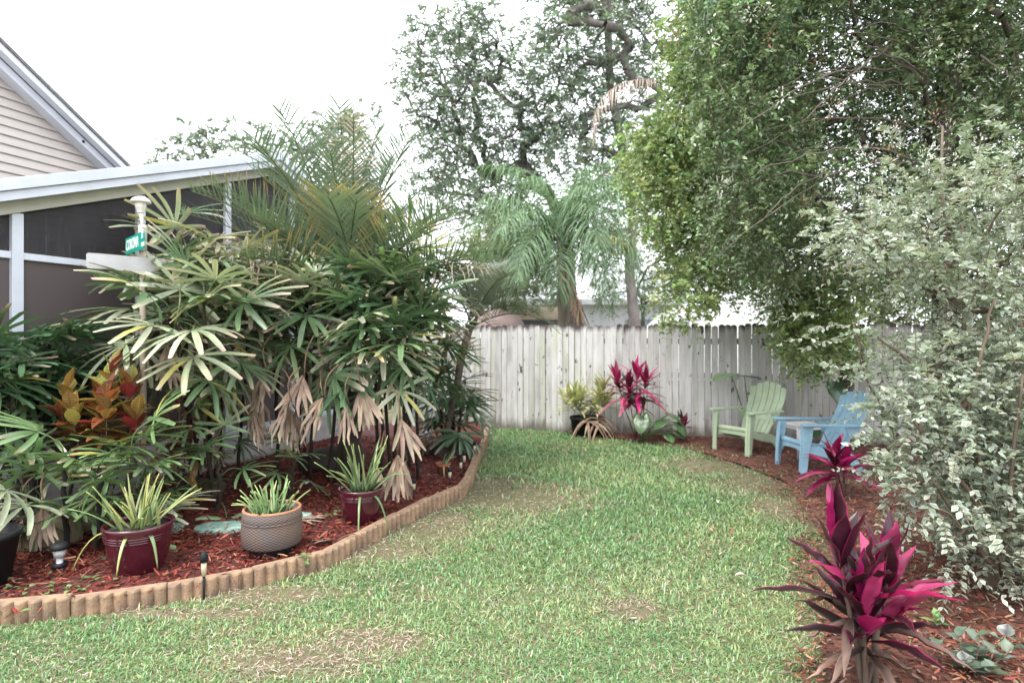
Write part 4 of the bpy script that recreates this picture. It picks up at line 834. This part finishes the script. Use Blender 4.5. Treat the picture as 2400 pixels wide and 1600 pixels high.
# elephant ears
def heart(L):
    """outline rows of an arrow-heart blade along x, with the notch at the petiole"""
    t_ = np.linspace(0, 1, 10); x = -.28 + 1.28 * t_; w = .52 * np.sin(np.pi * np.clip(.12 + .88 * t_, 0, 1)) ** .75; w[-1] = .005
    return x * L, w * L
def ear(label, base, leaves, seed, pal=[(.10, .2, .06), (.13, .26, .08)], yellow=False):
    rng = RNG(seed); p = thing('elephant_ear', label, 'plant', tuple(base))
    for (dx, dy, h, az, pitch, L) in leaves:
        tip = np.array((dx, dy, h)); q = np.linspace(0, 1, 8)[:, None]
        g = Geo(); tube(g, tip * q * (1, 1, 1) + np.c_[np.zeros((8, 2)), .08 * np.sin(q[:, 0] * 3.14)], np.linspace(.011, .006, 8), 6, (.12, .2, .07)); g.build('leaf_stalk', barkm, p)
        x, w = heart(L); u = np.array((-1, -.6, -.06, 0, .06, .6, 1.)); g = Geo()
        X = np.repeat(x[:, None], 7, 1) - (np.abs(u)[None] < .3) * (x < 0)[:, None] * x[:, None] * .9; Yv = w[:, None] * u[None]
        Z = .10 * np.abs(Yv) - .5 * (X / L).clip(0) ** 2 * L * .35 + rng.normal(0, .004, X.shape)
        V = np.stack((X, Yv, Z), -1).reshape(-1, 3); i, j = np.meshgrid(np.arange(9), np.arange(6), indexing='ij'); qd = (i * 7 + j).ravel()
        C = np.repeat(np.tile(pick(rng, pal, 1, .1), (10, 1))[:, None], 7, 1); C[:, 3] = C[:, 3] * 1.6
        if yellow: C[:, :2] = C[:, :2] * .5 + np.array((.36, .30, .09)) * .5
        R = np.array((rot_frame(math.radians(az), math.radians(pitch))).to_3x3()); g.add(V @ R.T + tip, np.stack((qd, qd + 7, qd + 8, qd + 1), 1), C.reshape(-1, 3))
        o_ = g.build('leaf', wax, p); s_ = o_.modifiers.new('t', 'SOLIDIFY'); s_.thickness = .003
        yellow = False
    return p
e0 = gp(1505, 1035) * (1, 1, 0)
ear('elephant ear with heart shaped leaves below the pink cordyline', e0, [(-.05, -.22, .42, 250, -50, .28), (.05, .05, .62, 10, 5, .30), (-.1, .1, .62, 100, 35, .3), (.32, -.1, .34, 215, -20, .24), (.42, 0, .42, 330, -25, .24), (.35, -.15, .14, 290, -30, .18), (.45, -.12, .18, 320, -20, .2), (.52, -.1, .28, 310, -40, .22)], 111, [(.07, .15, .05), (.09, .19, .06)])
ear('elephant ear leaf on a long stalk behind the green chair', at(1760, 1010, 9.1) * (1, 1, 0), [(-.32, -.05, 1.05, 200, -5, .34), (-.1, 0, 1.02, 5, 0, .28), (.1, .1, .75, 60, -10, .25)], 112)
ear('dark elephant ear behind the blue chair', at(1990, 1010, 8.6) * (1, 1, 0), [(-.25, -.1, .95, 280, -55, .34), (.0, -.1, 1.0, 190, -5, .36), (.1, .1, .7, 250, -40, .28), (-.5, 0, .35, 250, -40, .22)], 113, [(.06, .14, .06), (.08, .17, .07)])

# ------------------------------------------------------------------ chairs and table
def chair(label, mat, loc, ang, nslat, scale=1.):
    p = thing('adirondack_chair', label, 'chair', loc, ang); p.scale = (scale,) * 3
    def bp_(name, g): return g.build(name, mat, p, smooth=False, bevel=.006)
    # back: curved slats fanning out under an arched top, +x is forward
    def back(v, lat, wtot):
        x = -.17 - .36 * v - .05 * math.sin(v * 3.14159) ; z = .25 + .70 * v
        return x, z
    zz = np.linspace(0, 1, 9)
    for k in range(nslat):
        P = np.zeros((9, 3, 3))
        for iv, v in enumerate(zz):
            for iu, uu in enumerate((0, .5, 1)):
                lat = (k + .03 + .94 * uu) / nslat * 2 - 1; vt = v * (1 - .11 * abs(((k + .5) / nslat) * 2 - 1) ** 2 - (.045 * abs(lat) ** 2 if v == 1 else 0))
                x, z = back(vt, lat, 0); wd_ = .215 + .075 * math.sin(min(vt / .72, 1) * 1.57); P[iv, iu] = (x + .03 * lat * lat + .012 * math.sin(vt * 7), lat * wd_, z)
        sh = Geo(); sheet(sh, P, (-.016, 0, -.006)); bp_('back_slat', sh)
    g = Geo(); box(g, (-.30, 0, .44), (.03, .46, .06), np.array(Matrix.Rotation(-.45, 3, 'Y'))); bp_('back_rail', g)
    # seat slats
    sx = [(.335, .30), (.295, .19), (.185, .08), (.075, -.03), (-.035, -.16)]
    for a_, b_ in sx[1:]:
        z0, z1 = .36 - .22 * (.30 - a_) / .46 * .9, .36 - .22 * (.30 - b_) / .46 * .9
        P = np.array([[(x, y, z + .012 * (abs(y) / .25) ** 2) for y in (-.255, -.12, 0, .12, .255)] for x, z in ((a_, z0), (b_ + .008, z1))]); g = Geo(); sheet(g, P, (0, 0, -.016)); bp_('seat_slat', g)
    P = np.array([[(x, y, z) for y in (-.262, -.12, 0, .12, .262)] for x, z in ((.335, .315), (.338, .345), (.325, .364), (.297, .366))]); g = Geo(); sheet(g, P, (-.012, 0, -.012)); bp_('seat_front', g)
    # apron with an arch into the legs
    arc = [(-.262, .18), (-.235, .225), (-.17, .25), (0, .255), (.17, .25), (.235, .225), (.262, .18), (.262, .345), (-.262, .345)]
    g = Geo(); prism(g, arc, (.312, 0, 0), (0, 1, 0), UP, (1, 0, 0), -.012, .012); bp_('apron', g)
    for s in (-1, 1):
        leg = [(.335, 0), (.395, 0), (.385, .30), (.36, .555), (.25, .555), (.27, .40), (.305, .25)]
        g = Geo(); prism(g, leg, (0, s * .285, 0), (1, 0, 0), UP, (0, s, 0), -.014, .014); prism(g, [(.372, 0), (.40, 0), (.39, .30), (.365, .55), (.345, .55), (.365, .3)], (0, s * .285, 0), (1, 0, 0), UP, (0, -s, 0), .0145, .055); bp_('front_leg', g)
        rear = [(.30, .34), (.30, .25), (-.05, .13), (-.28, .0), (-.36, .0), (-.40, .03), (-.22, .19), (-.14, .26), (.1, .31)]
        rear = [(.295, .335), (.295, .24), (.05, .17), (-.20, .12), (-.34, -.0), (-.42, .0), (-.30, .20), (-.18, .25), (.1, .285)]
        g = Geo(); prism(g, rear, (0, s * .245, 0), (1, 0, 0), UP, (0, s, 0), -.014, .014); bp_('rear_leg', g)
        armp = [(.40, -.045), (.415, 0), (.40, .05), (.30, .062), (-.20, .04), (-.36, .02), (-.36, -.03), (-.15, -.035), (.30, -.06)]
        g = Geo(); prism(g, armp, (0, s * .305, .557), (1, 0, .02), (0, s, 0), UP, 0, .026); bp_('arm', g)
        g = Geo(); prism(g, [(-.16, .53), (-.36, .54), (-.30, .44), (-.22, .40)], (0, s * .262, 0), (1, 0, 0), UP, (0, s, 0), -.01, .01); bp_('arm_bracket', g)
    return p
gc = (np.array((2.887, 8.54)) + (3.184, 7.966)) / 2; ga = math.atan2(-.55, -.83)
cpos = gc - np.array((math.cos(ga), math.sin(ga))) * .36
chair('pale green plastic adirondack chair near the fence', green_resin, (cpos[0], cpos[1], .02), ga, 6)
bcn = (np.array((3.407, 7.6)) + (3.387, 6.964)) / 2; ba = math.atan2(-.10, -.99); cpos = bcn - np.array((math.cos(ba), math.sin(ba))) * .36
chair('light blue plastic adirondack chair partly behind the cordyline', blue_resin, (cpos[0], cpos[1], .02), ba, 6)
tb_ = thing('side_table', 'small white plastic side table between the two chairs', 'table', (3.92, 8.05, .02), .15)
g = Geo(); prism(g, [(-.22, -.20), (-.20, -.22), (.20, -.22), (.22, -.20), (.22, .20), (.20, .22), (-.20, .22), (-.22, .20)], (0, 0, .42), (1, 0, 0), (0, 1, 0), UP, 0, .02); g.build('table_top', white_resin, tb_, smooth=False, bevel=.008)
for y in (-1, 1):
    g = Geo(); prism(g, [(-.20, .36), (-.15, .385), (.15, .385), (.20, .36), (.20, .418), (-.20, .418)], (0, y * .195, 0), (1, 0, 0), UP, (0, 1, 0), -.008, .008); g.build('apron', white_resin, tb_, smooth=False)
    g = Geo(); prism(g, [(-.18, .36), (-.15, .385), (.15, .385), (.18, .36), (.18, .418), (-.18, .418)], (y * .195, 0, 0), (0, 1, 0), UP, (1, 0, 0), -.008, .008); g.build('apron', white_resin, tb_, smooth=False)
    for x in (-1, 1):
        g = Geo(); tube(g, np.array([(x * .205, y * .205, 0), (x * .195, y * .195, .418)]), (.017, .026), 8); g.build('leg', white_resin, tb_)

# ------------------------------------------------------------------ lamp pole and street signs
pl = np.array((-3.19, 5.16, BEDZ))
L_ = thing('lamp_post', 'cream garden pole topped by a white mushroom lantern', 'lamp', tuple(pl))
g = Geo(); tube(g, np.array([(0, 0, -.05), (.005, 0, 1.2), (0, 0, 2.43)]), .026, 12); g.build('pole', pole_m, L_)
g = Geo(); lathe(g, [(0, 2.30), (.032, 2.30), (.034, 2.50), (.032, 2.52), (.02, 2.525), (0, 2.525)], 16); g.build('sleeve', lampwhite, L_)
g = Geo(); tube(g, np.array([(0, 0, 2.51), (-.008, 0, 2.57), (-.016, 0, 2.645)]), (.016, .015, .018), 10); g.build('neck', lampwhite, L_)
g = Geo(); lathe(g, [(0, 2.63), (.028, 2.63), (.031, 2.645), (.044, 2.68), (.046, 2.725), (0, 2.725)], 8, (-.016, 0, 0)); g.build('lantern_glass', plain('lantern_glass', (.66, .63, .58), .25, .1), L_, smooth=False)
g = Geo(); lathe(g, [(0, 2.715), (.077, 2.715), (.080, 2.727), (.066, 2.748), (.04, 2.763), (0, 2.767)], 28, (-.016, 0, 0)); g.build('lantern_cap', lampwhite, L_)
def sign(label, c, d3, w, h, mat, name='street_sign'):
    s_ = thing(name, label, 'sign', tuple(c)); n = np.cross(d3, UP); n = n if n[1] < 0 else -n
    k = .012; poly = [(-w / 2, -h / 2 + k), (-w / 2 + k, -h / 2), (w / 2 - k, -h / 2), (w / 2, -h / 2 + k), (w / 2, h / 2 - k), (w / 2 - k, h / 2), (-w / 2 + k, h / 2), (-w / 2, h / 2 - k)]
    g = Geo(); prism(g, poly, (0, 0, 0), d3, UP, n, -.002, .002); g.build('plate', mat, s_, smooth=False); return s_, n
def text(parent, body, size, c, d3, n, mat, name, sx=1.):
    cu = bpy.data.curves.new(name, 'FONT'); cu.body = body; cu.size = size; cu.align_x = 'CENTER'; cu.align_y = 'CENTER'; cu.extrude = .0008; cu.offset = .0022 * size / .1
    to = bpy.data.objects.new(name, cu); COL.objects.link(to); bpy.context.view_layer.update()
    me = bpy.data.meshes.new_from_object(to.evaluated_get(bpy.context.evaluated_depsgraph_get())); bpy.data.objects.remove(to); bpy.data.curves.remove(cu)
    me.materials.clear(); me.materials.append(mat); me.name = name
    R = Matrix((Vector(d3), Vector(UP), Vector(n))).transposed().to_4x4()
    o_ = link(name, me, parent, M=Matrix.Translation(Vector(c)) @ R @ Matrix.Diagonal((sx, 1, 1, 1))); return o_
dg = unit(np.array((.5, -.5, 0.))); dw = unit(np.array((-.5, -.5, 0.)))
cg = np.array((-3.19, 5.16, 2.435)) 
s_, n_ = sign('green street sign reading CORONA ST on the lamp pole', cg + np.array((-.035, -.035, 0)) * 1.2, dg, .62, .145, sign_green)
text(s_, 'CORONA', .128, -dg * .075 + n_ * .0035, dg, n_, sign_white, 'lettering', .74)
text(s_, 'ST', .075, dg * .255 + UP * .037 + n_ * .0035, dg, n_, sign_white, 'lettering', .9)
for k in range(5):
    g = Geo(); prism(g, [(0, 0), (.022, 0), (.022, .032), (0, .032)], dg * (.19 + .024 * k) - UP * .05, dg, UP, n_, .0025, .0032); g.build('small_print', sign_white, s_, smooth=False) if k else None
cw = np.array((-3.19, 5.16, 2.255))
s_, n_ = sign('blank grey back of a second street sign below the green one', cw + dw * .12 + np.array((.03, -.03, 0)), dw, .58, .125, sign_grey)
# ------------------------------------------------------------------ small things in the bed
def solar(label, px, py, hgt, z=BEDZ, fat=1.):
    c = gp(px, py, z); p = thing('path_light', label, 'garden light', tuple(c)); r_ = .017 * fat
    g = Geo(); tube(g, np.array([(0, 0, -.04), (0, 0, hgt * .55)]), (.006, .009) if fat == 1 else (.02, .02), 8); g.build('stake', pot_black if fat == 1 else white_metal, p)
    g = Geo(); lathe(g, [(0, hgt * .5), (r_ * .8, hgt * .5), (r_, hgt * .8), (0, hgt * .8)], 14); g.build('lens', amber if fat == 1 else lensclear, p)
    g = Geo(); lathe(g, [(0, hgt * .79), (r_ * 1.35, hgt * .79), (r_ * 1.35, hgt * .9), (r_ * .9, hgt), (0, hgt)], 14); g.build('cap', pot_black, p)
    if fat > 1: g = Geo(); lathe(g, [(0, hgt * .15), (r_ * 1.1, hgt * .15), (r_ * 1.2, hgt * .3), (0, hgt * .3)], 14); g.build('collar', pot_black, p)
    return p
p = solar('stout path light with a cloudy lens beside the rock', 140, 1338, .19, BEDZ, 2.4)
for lab, x, y, h_, z in (('black path light staked in front of the edging by the lawn', 478, 1405, .30, 0), ('path light near the dead fronds by the edging', 970, 1172, .21, .06), ('path light with a pale stake at the edging bend', 1054, 1142, .21, .06), ('path light beside the terracotta pot, front of the pair', 1080, 1122, .24, .06), ('path light beside the terracotta pot, rear of the pair', 1088, 1108, .26, .06), ('farthest path light at the end of the edging', 1112, 1078, .24, .06)):
    solar(lab, x, y, h_, z)
def rock(label, c, s, seed, col):
    rng = RNG(seed); g = Geo(); n1, n2 = 18, 26; th = np.linspace(.02, 3.12, n1); ph = np.linspace(0, 6.2832, n2, endpoint=False); T, P_ = np.meshgrid(th, ph, indexing='ij')
    D = np.stack((np.sin(T) * np.cos(P_), np.sin(T) * np.sin(P_), np.cos(T)), -1); k = rng.normal(0, 2.2, (6, 3)); f = 1 + .10 * sum(np.sin(D @ kk + i) for i, kk in enumerate(k)) / 1.6
    V = np.sign(D) * np.abs(D) ** .75 * f[..., None] * np.asarray(s); i, j = np.meshgrid(np.arange(n1 - 1), np.arange(n2), indexing='ij'); j2 = (j + 1) % n2
    C = np.tile(np.asarray(col), (n1 * n2, 1)) * (1 + .35 * np.sin((D.reshape(-1, 3) @ (k[0] * 2)))[:, None] * .6)
    g.add(V.reshape(-1, 3), np.stack((i * n2 + j, (i + 1) * n2 + j, (i + 1) * n2 + j2, i * n2 + j2), -1).reshape(-1, 4), C)
    o_ = g.build('rock', stoneM); o_.location = c; return tag(o_, label, 'rock')
rk = gp(75, 1290, BEDZ); rock('big mossy tan rock beside the black nursery pot', (rk[0], rk[1] + .12, BEDZ + .08), (.22, .16, .15), 1, (.27, .23, .15))
rk = gp(215, 1240, BEDZ); rock('smaller tan rock behind the young palm stem', (rk[0], rk[1], BEDZ + .05), (.11, .09, .10), 2, (.25, .2, .14))
rk = gp(480, 1165, BEDZ); rock('mossy grey rock at the foot of the tall palm', (rk[0], rk[1], BEDZ + .06), (.2, .13, .11), 3, (.09, .085, .06))
rk = gp(770, 1110, BEDZ); rock('dark round rock under the palm clump', (rk[0], rk[1] + .2, BEDZ + .1), (.3, .2, .17), 4, (.07, .06, .05))
rk = gp(1045, 1068, BEDZ); rock('dark rock behind the terracotta pot', (rk[0], rk[1] + .1, BEDZ + .05), (.22, .15, .13), 5, (.10, .08, .07))
def stone(label, px, py, sx, sy, seed):
    rng = RNG(seed); c = gp(px, py, BEDZ); a_ = np.linspace(0, 6.2832, 28, endpoint=False); k = 1 + .10 * np.sin(2 * a_ + seed) + .06 * np.sin(5 * a_ + 2 * seed); g = Geo()
    rings = [(1, -.02), (1, .02), (.95, .032), (.6, .034)]; V = np.concatenate([np.c_[np.cos(a_) * sx * k * q, np.sin(a_) * sy * k * q, np.full(28, z)] for q, z in rings]); i = np.arange(28); j = (i + 1) % 28
    g.add(V, [np.stack((i + 28 * q, j + 28 * q, j + 28 * q + 28, i + 28 * q + 28), 1) for q in range(3)] + [i + 84]); o_ = g.build('stepping_stone', teal); o_.location = (c[0], c[1], BEDZ + .005); return tag(o_, label, 'stepping stone')
stone('large teal mosaic stepping stone left of the woven basket', 520, 1240, .19, .13, 1); stone('small teal stone between the front pot and the large teal stone', 412, 1240, .06, .07, 2); stone('teal stone edge showing right of the woven basket', 706, 1212, .09, .05, 3)
# weeds, fallen fronds
for lab, x, y, n, seed in (('patch of small round leaved weeds by the front edging', 95, 1385, 26, 1), ('scattered weed leaves below the front maroon pot', 220, 1372, 14, 2), ('pale weed sprouting between basket and smaller maroon pot', 765, 1212, 14, 3), ('light green weed climbing the outside of the edging', 718, 1335, 10, 4), ('tiny weeds right of the front maroon pot', 410, 1295, 7, 5)):
    rng = RNG(seed + 300); z = BEDZ if 'outside' not in lab else .03; c = gp(x, y, z); sprd = .16 if n > 20 else .09
    p = thing('weed', lab, 'weed', tuple(c))
    for k in range(n):
        az = rng.uniform(0, 6.28); q = np.array((rng.normal(0, sprd), rng.normal(0, sprd * .6), rng.uniform(.012, .04))); g = Geo()
        if 'outside' in lab: q = np.array((rng.normal(0, .03), rng.normal(0, .02), rng.uniform(.01, .12)))
        blades(g, q[None], (math.cos(az), math.sin(az), .25), (rng.normal(0, .3), rng.normal(0, .3), 1), rng.uniform(.03, .05), .014, (.3, .95, 1, .7, .1), .3, .2, 4, pick(rng, [(.16, .3, .07), (.24, .38, .12), (.12, .24, .06)], 1)); g.build('leaf', leaf, p)
for lab, x, y, z, az, sc, el in (('dry fallen fan frond lying in front of the big rock', 95, 1215, .16, 235, 1.0, -.15), ('pale fallen palm leaf on the mulch beside the basket', 860, 1262, .10, 185, .75, 0), ('dry frond on the mulch behind the smaller maroon pot', 960, 1120, .14, 275, .9, -.15), ('brown frond lying between the pots at the back', 640, 1225, .11, 20, .8, 0)):
    c = gp(x, y, z); o_ = link('fallen_frond', FAN['dead'][(x) % 6], None, M=Matrix.Translation(c) @ rot_frame(math.radians(az), el, .2) @ Matrix.Scale(sc, 4)); tag(o_, lab, 'palm frond')
# dry leaf heap by the black pot at the fence
rng = RNG(320); p = thing('dry_leaves', 'heap of long withered tan leaves spilling over the black pot', 'dry leaves', (fp_[0], fp_[1] - .1, 0))
for k in range(26):
    a_ = rng.uniform(-2.9, -.2); q = np.array((rng.uniform(-.05, .3), rng.uniform(-.2, -.1), rng.uniform(.22, .34))); g = Geo()
    blades(g, q[None], (math.cos(a_) * .8, math.sin(a_) * .6, .1), (0, -.5, 1), rng.uniform(.35, .6), rng.uniform(.01, .022), (.5, 1, .8, .6, .2), rng.uniform(.7, 1.3), .4, 6, pick(rng, [(.36, .24, .15), (.45, .33, .22), (.24, .15, .1)], 1)); g.build('dry_leaf', dry, p)
# leaves blown on to the lawn
rng = RNG(330)
for k, (x, y, lab, c) in enumerate(((1372, 1082, 'brown curled leaf on the lawn before the fence', (.2, .1, .06)), (1682, 1182, 'white fallen petal on the lawn left of the chairs', (.7, .66, .6)), (1670, 1250, 'tan curled leaf lying on the middle of the lawn', (.4, .25, .17)), (1748, 1356, 'pale dry leaf on the lawn near the foreground cordyline', (.5, .44, .36)), (1722, 1250, 'small red brown leaf on the lawn', (.3, .1, .07)))):
    g = Geo(); blades(g, [(0, 0, .02)], (math.cos(k), math.sin(k), .5), (0, 0, 1), .075, .018, LEAF, .5, .6, 5, c); o_ = g.build('fallen_leaf', dry); o_.location = gp(x, y, .025); tag(o_, lab, 'leaf')

# ------------------------------------------------------------------ neighbours beyond the fence
wh = plain('white_stucco', (.62, .62, .66), .8, .08, 2); rl = plain('pale_roof', (.5, .5, .53), .7, .1, 3); tan_t = plain('tan_tile', (.55, .43, .32), .8, .25, 8); dkf = plain('dark_fascia', (.06, .06, .07), .6)
h2 = thing('neighbour_house', 'white neighbouring house beyond the fence behind the queen palm', 'house', (2.5, 23, 0))
g = Geo(); box(g, (1.2, 0, 1.45), (9, .3, 2.9)); g.build('wall', wh, h2, smooth=False)
g = Geo(); prism(g, [(-.6, 3.0), (-.6, 2.9), (6, 5.1), (6, 5.2)], (-3.6, 0, 0), (0, 1, 0), UP, (1, 0, 0), 0, 9.6); g.build('roof', rl, h2, smooth=False)
g = Geo(); box(g, (1.2, -.62, 2.88), (9.6, .05, .18)); g.build('fascia', wh, h2, smooth=False)
for x in (-1.2, 2.4):
    w_n = Geo(); box(w_n, (x, -.17, 1.7), (1.1, .06, 1.2)); wo = w_n.build('window', white_metal, h2, smooth=False)
    g = Geo(); box(g, (x, -.205, 1.7), (1.0, .012, 1.1)); g.build('pane', plain('window_glass', (.25, .3, .36), .1), wo, smooth=False)
sh = thing('garden_shed', 'low tan roofed shed edge just over the fence top', 'shed', (.65, 14.5, 0))
g = Geo(); box(g, (0, .6, .95), (1.3, 1.2, 1.9)); g.build('wall', cream_trim, sh, smooth=False)
g = Geo(); prism(g, [(-.12, 2.0), (.7, 2.28), (.7, 2.36), (-.12, 2.08)], (-.75, 0, 0), (0, 1, 0), UP, (1, 0, 0), 0, 1.4); g.build('roof', tan_t, sh, smooth=False)
g = Geo(); box(g, (-.05, -.14, 1.96), (1.4, .03, .12)); g.build('fascia', dkf, sh, smooth=False)
pc2 = thing('patio_umbrella', 'mauve brown domed umbrella top behind the fence', 'umbrella', (-.35, 13.2, 0))
g = Geo(); a_ = np.linspace(0, 1.45, 8); lathe(g, [(.66 * math.cos(x), 1.72 + .50 * math.sin(x)) for x in a_] + [(0, 2.225)], 32); g.build('canopy', plain('umbrella_cloth', (.23, .165, .16), .9, .12, 4), pc2)
g = Geo(); tube(g, np.array([(0, 0, 0), (0, 0, 1.8)]), .025, 8); g.build('pole', pole_m, pc2)
cv = thing('camper_van', 'white camper roof showing above the fence behind the chairs', 'van', (4.5, 15, 0))
prof = [(-2.0, .5), (-2.05, 1.1), (-1.75, 1.55), (-1.35, 1.95), (-.95, 2.3), (-.5, 2.48), (1.8, 2.52), (2.0, 2.4), (2.05, .5)]
g = Geo(); prism(g, prof, (.7, 0, 0), (1, 0, 0), UP, (0, 1, 0), 0, 1.9); g.build('body', plain('van_paint', (.78, .78, .80), .3, .04, 2), cv, smooth=False, bevel=.05)
g = Geo(); prism(g, [(-1.62, 1.62), (-1.2, 2.0), (-.75, 2.0), (-.75, 1.62)], (.7, -.012, 0), (1, 0, 0), UP, (0, 1, 0), 0, .01); g.build('window', plain('van_glass', (.3, .33, .38), .1), cv, smooth=False)
for x in (-1.0, 1.4):
    w3 = Geo(); lathe(w3, [(0, -.1), (.3, -.1), (.33, -.06), (.33, .06), (.3, .1), (0, .1)], 24); V = w3.V[0]; w3.V[0] = V[:, [0, 2, 1]] + (.7 + x, .12, .33); w3.build('wheel', pot_black, cv)
